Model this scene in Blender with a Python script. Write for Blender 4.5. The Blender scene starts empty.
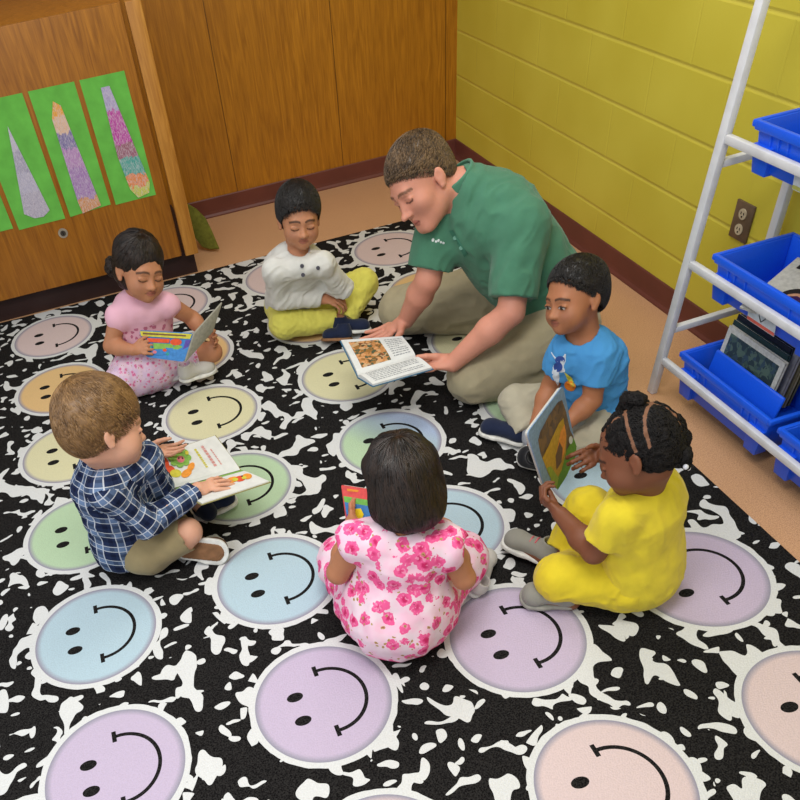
import bpy, bmesh, math, random
import numpy as np
from mathutils import Vector, Matrix
rng = np.random.default_rng(7); random.seed(7)
col = bpy.context.scene.collection
A = lambda *v: np.array(v, float)
def nrm(v): v = np.array(v, float); return v/np.linalg.norm(v)

# ------------------------------------------------------------ camera (height 1.695 m, off-centre crop)
CS = .2032/.1199
FP, PITCH, ROLL, YAW, PX, PY = 779.4325, 45.9713, -9.7484, 10.2369, 314.0983, 568.225
_c, _s = math.cos(math.radians(PITCH)), math.sin(math.radians(PITCH)); _y = math.radians(YAW); _r = math.radians(ROLL)
CF = A(math.sin(_y)*_c, math.cos(_y)*_c, -_s); _R = A(math.cos(_y), -math.sin(_y), 0); _U = np.cross(_R, CF)
CR = math.cos(_r)*_R+math.sin(_r)*_U; CU = -math.sin(_r)*_R+math.cos(_r)*_U
def J(x, y, z):            # the point at height z seen at that spot of the photograph
    d = CF+CR*(x-PX)/FP-CU*(y-PY)/FP
    return A(0, 0, CS)+d*(z-CS)/d[2]
def JY(x, y, Y):
    d = CF+CR*(x-PX)/FP-CU*(y-PY)/FP
    return A(0, 0, CS)+d*Y/d[1]
def JX(x, y, X):
    d = CF+CR*(x-PX)/FP-CU*(y-PY)/FP
    return A(0, 0, CS)+d*X/d[0]
cam = bpy.data.objects.new('camera', bpy.data.cameras.new('camera')); col.objects.link(cam)
cam.matrix_world = Matrix(((CR[0], CU[0], -CF[0], 0), (CR[1], CU[1], -CF[1], 0), (CR[2], CU[2], -CF[2], CS), (0, 0, 0, 1)))
cam.data.sensor_width = 36; cam.data.lens = FP/800*36
cam.data.shift_x = (400-PX)/800; cam.data.shift_y = (PY-400)/800; cam.data.clip_start = .02
bpy.context.scene.camera = cam

# ------------------------------------------------------------ materials
def lin(c): return tuple(((x/255)/12.92 if x/255 <= .04045 else ((x/255+.055)/1.055)**2.4) for x in c)+(1,)
class N:
    "node expression: arithmetic on sockets"
    def __init__(s, nt, v): s.nt = nt; s.v = v
    def op(s, o, b=None, c=None):
        n = s.nt.nodes.new('ShaderNodeMath'); n.operation = o
        for i, x in enumerate((s, b, c)):
            if x is None: continue
            x = x.v if isinstance(x, N) else x
            if isinstance(x, (int, float)): n.inputs[i].default_value = x
            else: s.nt.links.new(x, n.inputs[i])
        return N(s.nt, n.outputs[0])
    def __add__(s, b): return s.op('ADD', b)
    def __sub__(s, b): return s.op('SUBTRACT', b)
    def __mul__(s, b): return s.op('MULTIPLY', b)
    def __truediv__(s, b): return s.op('DIVIDE', b)
    __radd__ = __add__; __rmul__ = __mul__
    def __rsub__(s, b): return (s*-1)+b
    def gt(s, b): return s.op('GREATER_THAN', b)
    def lt(s, b): return s.op('LESS_THAN', b)
    def abs(s): return s.op('ABSOLUTE')
    def round(s): return s.op('ROUND')
    def floor(s): return s.op('FLOOR')
    def sqrt(s): return s.op('SQRT')
    def sin(s): return s.op('SINE')
    def min(s, b): return s.op('MINIMUM', b)
    def max(s, b): return s.op('MAXIMUM', b)
    def mod(s, b): return s.op('FLOORED_MODULO', b)
    def clamp(s): return s.max(0.).min(1.)
    def step(s, a, b): return ((s-a)/(b-a)).clamp()        # 0 at a, 1 at b
class Mat:
    def __init__(s, name, rough=.7, spec=.3, coord='Object'):
        s.m = bpy.data.materials.new(name); s.m.use_nodes = True; s.nt = s.m.node_tree
        s.b = s.nt.nodes['Principled BSDF']; s.b.inputs['Roughness'].default_value = rough
        s.b.inputs['Specular IOR Level'].default_value = spec
        s.tc = s.nt.nodes.new('ShaderNodeTexCoord'); s.co = s.tc.outputs[coord]
        sp = s.nt.nodes.new('ShaderNodeSeparateXYZ'); s.nt.links.new(s.co, sp.inputs[0])
        s.x, s.y, s.z = (N(s.nt, o) for o in sp.outputs)
    def scaled(s, v, co=None):
        m = s.nt.nodes.new('ShaderNodeMapping'); m.inputs['Scale'].default_value = v
        s.nt.links.new(co or s.co, m.inputs[0]); return m.outputs[0]
    def noise(s, scale, detail=2, dist=0, co=None, rough=.5):
        n = s.nt.nodes.new('ShaderNodeTexNoise'); n.inputs['Scale'].default_value = scale
        n.inputs['Detail'].default_value = detail; n.inputs['Distortion'].default_value = dist; n.inputs['Roughness'].default_value = rough
        s.nt.links.new(co or s.co, n.inputs['Vector']); return N(s.nt, n.outputs[0])
    def noisec(s, scale, co=None):
        n = s.nt.nodes.new('ShaderNodeTexNoise'); n.inputs['Scale'].default_value = scale
        s.nt.links.new(co or s.co, n.inputs['Vector']); return n.outputs['Color']
    def voro(s, scale, co=None, feat='F1', rnd=1.):
        n = s.nt.nodes.new('ShaderNodeTexVoronoi'); n.feature = feat; n.inputs['Scale'].default_value = scale; n.inputs['Randomness'].default_value = rnd
        s.nt.links.new(co or s.co, n.inputs['Vector'])
        return N(s.nt, n.outputs['Distance']), n.outputs['Color'] if feat != 'DISTANCE_TO_EDGE' else None
    def warp(s, scale, amt, co=None):
        v = s.nt.nodes.new('ShaderNodeVectorMath'); v.operation = 'MULTIPLY_ADD'
        s.nt.links.new(s.noisec(scale, co), v.inputs[0]); v.inputs[1].default_value = (amt,)*3; s.nt.links.new(co or s.co, v.inputs[2]); return v.outputs[0]
    def mix(s, f, a, b, mode='MIX'):
        n = s.nt.nodes.new('ShaderNodeMix'); n.data_type = 'RGBA'; n.blend_type = mode
        for i, x in ((0, f), (6, a), (7, b)):
            x = x.v if isinstance(x, N) else x
            if isinstance(x, tuple) and len(x) == 3: x = lin(x)
            if isinstance(x, (int, float, tuple)): n.inputs[i].default_value = x
            else: s.nt.links.new(x, n.inputs[i])
        return n.outputs[2]
    def ramp(s, f, stops, mode='CONSTANT'):
        n = s.nt.nodes.new('ShaderNodeValToRGB'); cr = n.color_ramp; cr.interpolation = mode
        while len(cr.elements) < len(stops): cr.elements.new(.5)
        for e, (p, c) in zip(cr.elements, stops): e.position = p; e.color = lin(c)
        s.nt.links.new(f.v, n.inputs[0]); return n.outputs[0]
    def attr(s, name):
        n = s.nt.nodes.new('ShaderNodeAttribute'); n.attribute_name = name; return n
    def color(s, c):
        if isinstance(c, tuple): s.b.inputs['Base Color'].default_value = lin(c) if len(c) == 3 else c
        else: s.nt.links.new(c, s.b.inputs['Base Color'])
        return s
    def bump(s, h, dist=.002, strength=1.):
        n = s.nt.nodes.new('ShaderNodeBump'); n.inputs['Distance'].default_value = dist; n.inputs['Strength'].default_value = strength
        s.nt.links.new(h.v if isinstance(h, N) else h, n.inputs['Height']); s.nt.links.new(n.outputs[0], s.b.inputs['Normal']); return s
def flat(name, c, rough=.7, spec=.3, var=.06, scale=40, bump=0, bscale=200):
    m = Mat(name, rough, spec); n = m.noise(scale, 3)
    d = tuple(max(0, x*(1-var*1.5)) for x in c); u = tuple(min(255, x*(1+var)) for x in c)
    m.color(m.mix(n.step(.3, .7), d, u))
    if bump: m.bump(m.noise(bscale, 3), bump)
    return m.m

# ------------------------------------------------------------ objects
def props(o, label=None, cat=None, group=None, kind=None):
    for k, v in (('label', label), ('category', cat), ('group', group), ('kind', kind)):
        if v: o[k] = v
    return o
def cv(r, u, t): return nrm(CR*r+CU*u-CF*t)
def link(name, me, mat, parent=None, loc=None):
    o = bpy.data.objects.new(name, me); col.objects.link(o)
    if mat:
        for m in (mat if isinstance(mat, (list, tuple)) else [mat]): me.materials.append(m)
    if parent: o.parent = parent
    if loc is not None: o.location = tuple(loc)
    return o
def empty(name, loc, label=None, cat=None, group=None):
    o = bpy.data.objects.new(name, None); col.objects.link(o); o.location = tuple(loc); o.empty_display_size = .05
    return props(o, label, cat, group)
def mesh(name, V, F, smooth=False):
    me = bpy.data.meshes.new(name); me.from_pydata([tuple(v) for v in V], [], [tuple(f) for f in F]); me.update()
    if smooth: me.polygons.foreach_set('use_smooth', [True]*len(me.polygons))
    return me
class B:
    "collects shapes for one mesh"
    def __init__(s): s.V = []; s.F = []; s.M = []
    def add(s, V, F, mi=0):
        o = len(s.V); s.V += [tuple(v) for v in V]; s.F += [tuple(i+o for i in f) for f in F]; s.M += [mi]*len(F); return s
    def box(s, c, size, R=None, mi=0):
        x, y, z = (A(*size)/2); V = []
        for sx in (-1, 1):
            for sy in (-1, 1):
                for sz in (-1, 1):
                    v = A(sx*x, sy*y, sz*z); V.append((R@v if R is not None else v)+A(*c))
        return s.add(V, [(0, 1, 3, 2), (4, 6, 7, 5), (0, 4, 5, 1), (2, 3, 7, 6), (0, 2, 6, 4), (1, 5, 7, 3)], mi)
    def bar(s, a, b, w, h, up=(0, 0, 1), mi=0):
        a = A(*a); b = A(*b); d = nrm(b-a); l = nrm(np.cross(d, up)); u = np.cross(l, d)
        return s.box((a+b)/2, (np.linalg.norm(b-a), w, h), np.stack([d, l, u], 1), mi)
    def hexa(s, P, mi=0):      # eight corners: bottom four in order, then top four
        return s.add(P, [(3, 2, 1, 0), (4, 5, 6, 7), (0, 1, 5, 4), (1, 2, 6, 5), (2, 3, 7, 6), (3, 0, 4, 7)], mi)
    def slab(s, Q, t, mi=0):   # quad with thickness t along its normal
        Q = [A(*q) for q in Q]; n = nrm(np.cross(Q[1]-Q[0], Q[3]-Q[0]))
        return s.hexa(Q+[q+n*t for q in Q], mi)
    def tube(s, pts, r, n=8, mi=0, caps=True):
        pts = [A(*p) for p in pts]; V = []; F = []; r = r if hasattr(r, '__len__') else [r]*len(pts)
        u = nrm(np.cross(pts[1]-pts[0], (.31, .2, .93)))
        for i, p in enumerate(pts):
            d = nrm(pts[min(i+1, len(pts)-1)]-pts[max(i-1, 0)]); u = nrm(u-d*(u@d)); w = np.cross(d, u)
            V += [p+r[i]*(math.cos(a)*u+math.sin(a)*w) for a in np.linspace(0, 2*math.pi, n, endpoint=False)]
        for i in range(len(pts)-1):
            F += [(i*n+j, i*n+(j+1) % n, (i+1)*n+(j+1) % n, (i+1)*n+j) for j in range(n)]
        if caps: F += [tuple(range(n-1, -1, -1)), tuple((len(pts)-1)*n+j for j in range(n))]
        return s.add(V, F, mi)
    def disc(s, c, r, nvec, n=20, t=.0006, sx=1., xdir=None, mi=0):
        nvec = nrm(nvec); x = nrm(np.cross(nvec, (0.3, .9, .2))) if xdir is None else nrm(xdir); y = np.cross(nvec, x); c = A(*c)
        ring = [c+r*(math.cos(a)*x*sx+math.sin(a)*y) for a in np.linspace(0, 2*math.pi, n, endpoint=False)]
        V = ring+[v+nvec*t for v in ring]
        return s.add(V, [tuple(range(n-1, -1, -1)), tuple(range(n, 2*n))]+[(i, (i+1) % n, n+(i+1) % n, n+i) for i in range(n)], mi)
    def poly(s, P, t=.0006, mi=0):
        P = [A(*p) for p in P]; n = nrm(np.cross(P[1]-P[0], P[2]-P[0])); k = len(P); V = P+[p+n*t for p in P]
        return s.add(V, [tuple(range(k-1, -1, -1)), tuple(range(k, 2*k))]+[(i, (i+1) % k, k+(i+1) % k, k+i) for i in range(k)], mi)
    def build(s, name, mat, parent=None, loc=None, smooth=False, bevel=0, seg=2):
        V = s.V
        L = A(*loc) if loc is not None else (A(*parent['_o']) if parent is not None and '_o' in parent else A(0, 0, 0))
        V = [A(*v)-L for v in V]
        me = mesh(name, V, s.F, smooth)
        if max(s.M, default=0): me.polygons.foreach_set('material_index', s.M)
        if bevel:
            bm = bmesh.new(); bm.from_mesh(me)
            es = [e for e in bm.edges if len(e.link_faces) == 2 and e.calc_face_angle(0) > .5]
            bmesh.ops.bevel(bm, geom=es, offset=bevel, segments=seg, affect='EDGES', profile=.5, clamp_overlap=True)
            for f in bm.faces: f.smooth = True
            bm.to_mesh(me); bm.free()
            try: me.set_sharp_from_angle(angle=.7)
            except Exception: pass
        o = link(name, me, mat, parent)
        if parent is None and loc is not None: o.location = tuple(loc)
        return o
def root(name, loc, label, cat, group=None):
    o = empty(name, loc, label, cat, group); o['_o'] = tuple(float(x) for x in loc); return o

# ------------------------------------------------------------ smooth solids: blended shapes -> one closed mesh
def hash3(i, j, k):
    h = np.sin(i*127.1+j*311.7+k*74.7)*43758.5453; return h-np.floor(h)
def vnoise(P):
    F = np.floor(P); f = P-F; f = f*f*(3-2*f); i, j, k = F.T; r = 0
    for a in (0, 1):
        wa = f[:, 0] if a else 1-f[:, 0]
        for b in (0, 1):
            wb = f[:, 1] if b else 1-f[:, 1]
            for c in (0, 1):
                r = r+wa*wb*(f[:, 2] if c else 1-f[:, 2])*hash3(i+a, j+b, k+c)
    return r*2-1
def cap(a, b, ra, rb=None, ax=None, s=1.):
    "tapered rod from a to b, optionally widened s times along ax"
    a = A(*a); b = A(*b); rb = ra if rb is None else rb; ab = b-a; L2 = max(ab@ab, 1e-12)
    if ax is not None:
        ax = A(*ax); ax = nrm(ax-ab*(ab@ax)/L2) if np.linalg.norm(ab) > 1e-6 else nrm(ax)
    def f(P):
        q = P-a; t = np.clip(q@ab/L2, 0, 1); q = q-t[:, None]*ab
        l2 = (q*q).sum(1)
        if ax is not None: l2 = l2-(1-1/s**2)*(q@ax)**2
        return np.sqrt(np.maximum(l2, 0))-(ra+(rb-ra)*t)
    return f, (a+b)/2, np.sqrt(L2)/2+max(ra, rb)*max(s, 1)
def ell(c, r, R=None):
    c = A(*c); r = A(*r); R = np.eye(3) if R is None else R
    def f(P):
        q = (P-c)@R; k0 = np.sqrt(((q/r)**2).sum(1)); k1 = np.sqrt(((q/r**2)**2).sum(1))
        return k0*(k0-1)/np.maximum(k1, 1e-9)
    return f, c, max(r)
def rbox(c, h, R, rr):
    c = A(*c); h = A(*h)-rr
    def f(P):
        q = np.abs((P-c)@R)-h
        return np.sqrt((np.maximum(q, 0)**2).sum(1))+np.minimum(q.max(1), 0)-rr
    return f, c, float(np.linalg.norm(h)+rr)
def half(p, n):       # region on the side n points to
    p = A(*p); n = nrm(n); return (lambda P: -((P-p)@n)), p, 9.
class S:
    def __init__(s): s.ops = []; s.disp = []
    def add(s, pr, k=.01): s.ops.append(('a', pr, k)); return s
    def sub(s, pr, k=.004): s.ops.append(('s', pr, k)); return s
    def cut(s, pr, k=.003): s.ops.append(('i', pr, k)); return s     # keep only what lies inside
    def fold(s, amp, scale, R=None, seed=0):
        sc = A(*scale) if hasattr(scale, '__len__') else A(scale, scale, scale)
        s.disp.append(lambda P: amp*vnoise((P if R is None else P@R)/sc+seed)); return s
    def crease(s, amp, width, along, axis, seed=0):
        "drawn-out folds running along axis"
        R = frame(axis, (.31, .22, .92)); sc = A(width, along, width)
        s.disp.append(lambda P: amp*(2*np.abs(vnoise((P@R)/sc+seed+.8*vnoise(P/.07+seed)[:, None]))-.6)); return s
    def ev(s, P, c=None, rad=0, bandpad=.02):
        ops = s.ops
        if c is not None:
            cc = c[None, :]; fc = [float(o[1][0](cc)[0]) for o in ops]
            up = min([v+rad for v, o in zip(fc, ops) if o[0] == 'a'])
            keep = []
            for v, o in zip(fc, ops):
                m = o[2]+.3*rad+.006
                if o[0] == 'a' and v-rad > up+m: continue
                if o[0] == 's' and v-rad > m+bandpad: continue
                if o[0] == 'i' and v+rad < -m-bandpad: continue
                keep.append(o)
            ops = keep
        d = np.full(len(P), 9.)
        for t, pr, k in ops:
            f = pr[0](P)
            if t == 'a':
                h = np.maximum(k-np.abs(d-f), 0)/k; d = np.minimum(d, f)-h*h*k*.25
            else:
                if t == 's': f = -f
                h = np.maximum(k-np.abs(d-f), 0)/k; d = np.maximum(d, f)+h*h*k*.25
        for g in s.disp: d = d+g(P)
        return d
    def mesh(s, h, Bk=10):
        lo = np.min([o[1][1]-o[1][2] for o in s.ops if o[0] == 'a'], 0)-3*h-.012
        hi = np.max([o[1][1]+o[1][2] for o in s.ops if o[0] == 'a'], 0)+3*h+.012
        nb = np.ceil((hi-lo)/(h*Bk)).astype(int); n = nb*Bk
        g = np.stack(np.meshgrid(*[np.arange(k) for k in nb], indexing='ij'), -1).reshape(-1, 3)
        cen = lo+(g*Bk+(Bk-1)/2)*h; dc = s.ev(cen); rad = Bk*h*.87
        vals = np.empty(tuple(n), np.float32)
        v4 = vals.reshape(nb[0], Bk, nb[1], Bk, nb[2], Bk)
        v4[:] = dc.reshape(nb[0], 1, nb[1], 1, nb[2], 1)
        loc = np.stack(np.meshgrid(*[np.arange(Bk)]*3, indexing='ij'), -1).reshape(-1, 3)*h
        for q in np.nonzero(np.abs(dc) < rad*1.6+.01)[0]:
            i, j, k = g[q]
            v4[i, :, j, :, k, :] = s.ev(lo+g[q]*Bk*h+loc, cen[q], rad).reshape(Bk, Bk, Bk)
        sg = vals < 0; ids = []; pos = []; flips = []
        for ax in range(3):
            a = [slice(None)]*3; b = [slice(None)]*3; a[ax] = slice(0, -1); b[ax] = slice(1, None)
            E = np.argwhere(sg[tuple(a)] != sg[tuple(b)])
            E = E[(E > 0).all(1) & (E < n-2).all(1)]
            st = np.eye(3, dtype=int)[ax]; v0 = vals[tuple(E.T)]; v1 = vals[tuple((E+st).T)]
            t = v0/(v0-v1); p = E+t[:, None]*st
            o1 = np.eye(3, dtype=int)[(ax+1) % 3]; o2 = np.eye(3, dtype=int)[(ax+2) % 3]
            cells = np.stack([E, E-o1, E-o1-o2, E-o2], 1)
            ids.append((cells@A(n[1]*n[2], n[2], 1).astype(int))); pos.append(p); flips.append(v0 < 0)
        I = np.concatenate(ids); Pp = np.concatenate(pos); fl = np.concatenate(flips)
        u, inv = np.unique(I.ravel(), return_inverse=True); inv = inv.reshape(I.shape)
        w = np.repeat(Pp, 4, 0); cnt = np.bincount(inv.ravel())
        V = np.stack([np.bincount(inv.ravel(), weights=w[:, a])/cnt for a in range(3)], 1)*h+lo
        Q = inv.copy(); Q[~fl] = Q[~fl][:, ::-1]
        return V, Q
def fastmesh(name, V, Q):
    me = bpy.data.meshes.new(name); me.vertices.add(len(V)); me.vertices.foreach_set('co', V.astype(np.float32).ravel())
    k = Q.shape[1]
    me.loops.add(Q.size); me.loops.foreach_set('vertex_index', Q.astype(np.int32).ravel())
    me.polygons.add(len(Q)); me.polygons.foreach_set('loop_start', np.arange(0, Q.size, k, dtype=np.int32))
    me.polygons.foreach_set('loop_total', np.full(len(Q), k, np.int32))
    me.polygons.foreach_set('use_smooth', np.ones(len(Q), bool)); me.update(calc_edges=True); return me
def setcol(me, C, name='tint'):
    at = me.color_attributes.new(name, 'FLOAT_COLOR', 'POINT')
    if C.shape[1] == 3: C = np.concatenate([C, np.ones((len(C), 1))], 1)
    at.data.foreach_set('color', C.astype(np.float32).ravel())
def solid(name, s, h, mat, parent=None, loc=None, colf=None, bones=None, ground=True, planar=True):
    if ground: s.ops.append(('i', half((0, 0, .0098), (0, 0, 1)), .002))
    V, Q = s.mesh(h)
    L = A(*loc) if loc is not None else A(*parent['_o'])
    me = fastmesh(name, V-L, Q)
    if colf is not None: setcol(me, colf(V))
    if bones:       # cloth coordinates in metres: along and around the nearest bone, per face
        C = V[Q].mean(1); best = np.full(len(C), 9.); which = np.zeros(len(C), int)
        for i, (a, b, ref, r) in enumerate(bones):
            d = cap(a, b, r)[0](C)+(.04 if i else 0)*(((C-A(*a))@(A(*b)-A(*a))) < 0); m = d < best; best[m] = d[m]; which[m] = i
        uv = np.zeros(Q.shape+(2,)); VQ = V[Q]
        for i, (a, b, ref, r) in enumerate(bones):
            m = which == i
            if not m.any(): continue
            a = A(*a); d = nrm(A(*b)-a); e1 = nrm(A(*ref)-d*(A(*ref)@d)); e2 = np.cross(d, e1); q = VQ[m]-a
            qc = C[m]-a; ac = np.arctan2(qc@e2, qc@e1)
            an = np.arctan2(q@e2, q@e1); an = ac[:, None]+((an-ac[:, None]+np.pi) % (2*np.pi)-np.pi)
            uv[m, :, 0] = an*r*1.15; uv[m, :, 1] = q@d
            if i == 0 and planar: uv[m, :, 1] = q@d-np.hypot(q@e1, q@e2)*.9
        l = me.uv_layers.new(name='UVMap'); l.data.foreach_set('uv', uv.astype(np.float32).ravel())
    o = link(name, me, mat, parent)
    if parent is None: o.location = tuple(L); o['_o'] = tuple(float(x) for x in L)
    return o
# ============================================================ the room
YW, XW, YC = 4.396, 2.014, 3.715          # back wall, right wall, cabinet front
def wood(name, c1, c2, seam=None, sx=1., grain=1.):
    m = Mat(name, .38, .45)
    co = m.scaled((14*sx, 14, 1.1)); n1 = m.noise(3.2*grain, 5, 1.4, co); co2 = m.scaled((60, 60, 2)); n2 = m.noise(6, 3, .2, co2)
    f = (n1*.65+n2*.35).step(.36, .66); c = m.mix(f, c1, c2)
    big = m.noise(1.6, 2, 0, m.scaled((1.5, 1.5, .4))).step(.3, .7)
    c = m.mix(big*.25, c, c1)
    if seam:
        p, o = seam; s = (m.x-o).mod(p); s = s.min(p-s).lt(.0022); c = m.mix(s*.75, c, (60, 30, 8)); m.bump(1-s, .002)
    m.color(c); return m.m
W_CAB = wood('honey_oak_veneer', (134, 80, 18), (182, 118, 34))
W_WALL = wood('oak_wall_panel', (150, 94, 16), (192, 128, 30), seam=(.61, .12))
W_EDGE = wood('oak_edge_strip', (164, 106, 36), (204, 144, 62))
M_BASE = flat('maroon_vinyl_cove', (106, 58, 48), .45, .35, .05, 6)
M_DARK = flat('dark_toe_kick', (52, 34, 32), .5, .3, .05, 6)
def m_floor():
    m = Mat('tan_speckled_vinyl', .5, .3); n = m.noise(320, 2); big = m.noise(2.2, 3)
    c = m.mix(n.step(.38, .62), (186, 138, 98), (216, 170, 128)); c = m.mix(m.noise(150, 1).gt(.66)*.35, c, (140, 98, 72))
    m.color(m.mix(big.step(.3, .7)*.15, c, (160, 116, 84))); m.bump(n, .0004); return m.m
def m_block():
    m = Mat('yellow_painted_block', .5, .3)
    Hh = CS*.1199; k = ((m.z-CS*.1228)/Hh); row = k.floor(); dz = (m.z-CS*.1228).mod(Hh); dz = dz.min(Hh-dz)
    yy = m.y+row.mod(2.)*.2032+.1; dy = yy.mod(.4064); dy = dy.min(.4064-dy)
    hj = dz.step(.009, .002); vj = dy.step(.006, .002)*.35; j = hj.max(vj)
    n = m.noise(90, 4); big = m.noise(2.5, 2)
    c = m.mix(big.step(.3, .7), (198, 182, 58), (208, 194, 70)); c = m.mix(hj*.35, c, (214, 198, 90)); m.color(c)
    m.bump((1-j)*1.+n*.2, .0022); return m.m
b = B().box((.5, 2.2, -.05), (7, 6, .1)); o = b.build('floor', m_floor()); props(o, kind='structure')
b = B().box((.5, YW+.06, 1.35), (7, .12, 2.7)); o = b.build('wall_back', W_WALL); props(o, kind='structure')
b = B().box((XW+.06, 1.6, 1.35), (.12, 5.6, 2.7)); o = b.build('wall_right', m_block()); props(o, kind='structure')
BH = .0977
def cove(name, a, bpt, inward):
    a = A(*a); bpt = A(*bpt); w = A(*inward); prof = [(0, 0), (.016, 0), (.0155, .006), (.008, .016), (.006, .03), (.006, BH-.004), (.003, BH), (0, BH)]
    V = [p+w*x+A(0, 0, z) for p in (a, bpt) for x, z in prof]; n = len(prof)
    F = [(i, (i+1) % n, n+(i+1) % n, n+i) for i in range(n)]+[tuple(range(n-1, -1, -1)), tuple(range(n, 2*n))]
    q = B().add(V, F).build(name, M_BASE); bm = bmesh.new(); bm.from_mesh(q.data); bmesh.ops.recalc_face_normals(bm, faces=bm.faces); bm.to_mesh(q.data); bm.free()
    return props(q, kind='structure')
cove('baseboard_back', (.42, YW, 0), (XW, YW, 0), (0, -1, 0)); cove('baseboard_right', (XW, YW, 0), (XW, -1, 0), (-1, 0, 0))

# wooden cabinet along the left of the back wall
cab = root('cabinet', (-1, YC, 0), 'long honey oak cabinet with green papers taped to its front, standing at the rug edge', 'cabinet')
B().box((-1.4, YC+.32+.01, .62), (3.4, .62, 1.0)).build('body', W_CAB, cab, bevel=.002)
B().box((-1.375, YC+.36, .06), (3.47, .6, .12)).build('toe_kick', M_DARK, cab)
B().box((-1.4+.004, YC+.009, .62), (3.39-.006, .018, 1.0)).build('front_panel', W_CAB, cab, bevel=.002)
B().box((.345, YC+.004, .62), (.062, .04, 1.0)).build('corner_post', W_EDGE, cab, bevel=.002)
lk = JY(63, 233, YC)
l = B(); l.disc((lk[0], YC, lk[2]), .021, (0, -1, 0), 28, .004); l.disc((lk[0], YC-.004, lk[2]), .012, (0, -1, 0), 24, .002, mi=1); l.box((lk[0], YC-.0065, lk[2]), (.003, .001, .012), mi=2)
l.build('round_lock', [flat('brushed_nickel', (150, 140, 125), .35, .6), flat('lock_core', (60, 52, 45), .4, .5), flat('black_slot', (10, 10, 10), .8)], cab)
# green papers with tower drawings
def m_draw(name, bands, seed):
    m = Mat(name, .8, .2, 'Generated'); n = m.noise(6, 3, .8, m.scaled((1, 1, 1.5))); n2 = m.noise(18+seed, 2, 2.5)
    c = m.ramp(m.z+(n-.5)*.16, bands, 'CONSTANT')
    wh = m.noise(34, 2, 1.)
    c = m.mix(wh.step(.42, .62)*.55, c, (214, 206, 214)); c = m.mix(n2.gt(.63)*.45, c, (110, 95, 120)); m.color(c); return m.m
GREEN = flat('green_construction_paper', (106, 184, 78), .85, .15, .05, 14)
towers = [
    ((-.60, -.392), None, None),
    ((-.371, -.165), [(-.263, .800), (-.217, .455), (-.25, .435), (-.29, .437), (-.326, .463)], [(0, (172, 166, 186)), (.3, (178, 174, 196)), (.5, (160, 156, 180)), (.75, (186, 182, 200))]),
    ((-.142, .044), [(-.06, .85), (-.035, .83), (.002, .425), (-.085, .41), (-.09, .46), (-.085, .79)], [(0, (206, 140, 80)), (.13, (160, 120, 180)), (.42, (178, 130, 186)), (.6, (120, 110, 160)), (.72, (220, 180, 150)), (.87, (230, 160, 40))]),
    ((.065, .249), [(.14, .86), (.175, .86), (.236, .47), (.222, .43), (.17, .42), (.145, .46), (.13, .60)], [(0, (196, 196, 60)), (.1, (226, 130, 50)), (.22, (70, 160, 150)), (.38, (150, 90, 110)), (.5, (186, 60, 160)), (.8, (170, 160, 200))]),
]
plabel = ['green paper sheet at the far left edge of the cabinet front, mostly out of frame', 'green paper sheet with a pale grey tower drawing taped above the round lock',
          'green paper sheet with a purple tower drawing, middle of the three towers', 'green paper sheet with a magenta, teal and orange tower drawing beside the cabinet post']
for i, ((x0, x1), tw, bands) in enumerate(towers):
    z0 = .413 if i > 1 else (.405 if i else .415)
    r = root('green_paper', ((x0+x1)/2, YC-.001, z0), plabel[i], 'paper', 'green tower papers on the cabinet')
    q = B(); nx, nz = 6, 8; V = []; F = []
    for a in range(nx+1):
        for c in range(nz+1):
            u, v = a/nx, c/nz; cr = .0022*(1-v)**2*(abs(u-.5)*2)**2
            V.append((x0+(x1-x0)*u, YC-.0015-cr, z0+(.90-z0)*v+.012*(1-v)*(u-.5)*(1 if i == 2 else .2)))
    F = [(a*(nz+1)+c, (a+1)*(nz+1)+c, (a+1)*(nz+1)+c+1, a*(nz+1)+c+1) for a in range(nx) for c in range(nz)]
    V2 = [(x, y+.0007, z) for x, y, z in V]; k = len(V)
    q.add(V, F); q.add(V2, [f[::-1] for f in F]); q.build('sheet', GREEN, r, smooth=True)
    if tw:
        q = B(); q.poly([(x, YC-.0048, z) for x, z in tw], .0008); o = q.build('tower_drawing', m_draw('crayon_tower%d' % i, bands, i), r)
# olive mat behind the cabinet end
leaf = [J(x, y, .012+(249-y)/46*.19) for x, y in ((187, 203), (197, 209), (206, 218), (212, 230), (220, 249), (211, 249.5), (203, 247), (196, 238), (191, 224))]
mo = B().poly(leaf[::-1], .014).build('floor_cushion', flat('olive_canvas', (112, 112, 44), .9, .1, .08, 60, .0005, 500), loc=(.46, 4.15, 0), bevel=.005)
props(mo, 'olive green floor cushion leaning on the end of the oak cabinet', 'cushion')

# outlet on the yellow wall
ou = root('wall_outlet', (XW, 2.125, .45), 'brown double power outlet with cream sockets on the yellow wall', 'outlet')
B().box((XW-.004, 2.125, .452), (.008, .084, .122)).build('cover_plate', flat('brown_bakelite', (104, 84, 66), .4, .4), ou, bevel=.002)
for dz in (-.025, .025):
    q = B(); q.disc((XW-.0085, 2.125, .452+dz), .0175, (-1, 0, 0), 24, .003); q.build('socket', flat('cream_plastic', (196, 180, 150), .4, .4), ou)
    q = B()
    for dy in (-.006, .006): q.box((XW-.0122, 2.125+dy, .455+dz), (.002, .002, .008))
    q.disc((XW-.0118, 2.125, .444+dz), .003, (-1, 0, 0), 12, .0012); q.build('slots', flat('socket_black', (30, 24, 20), .7), ou)

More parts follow.
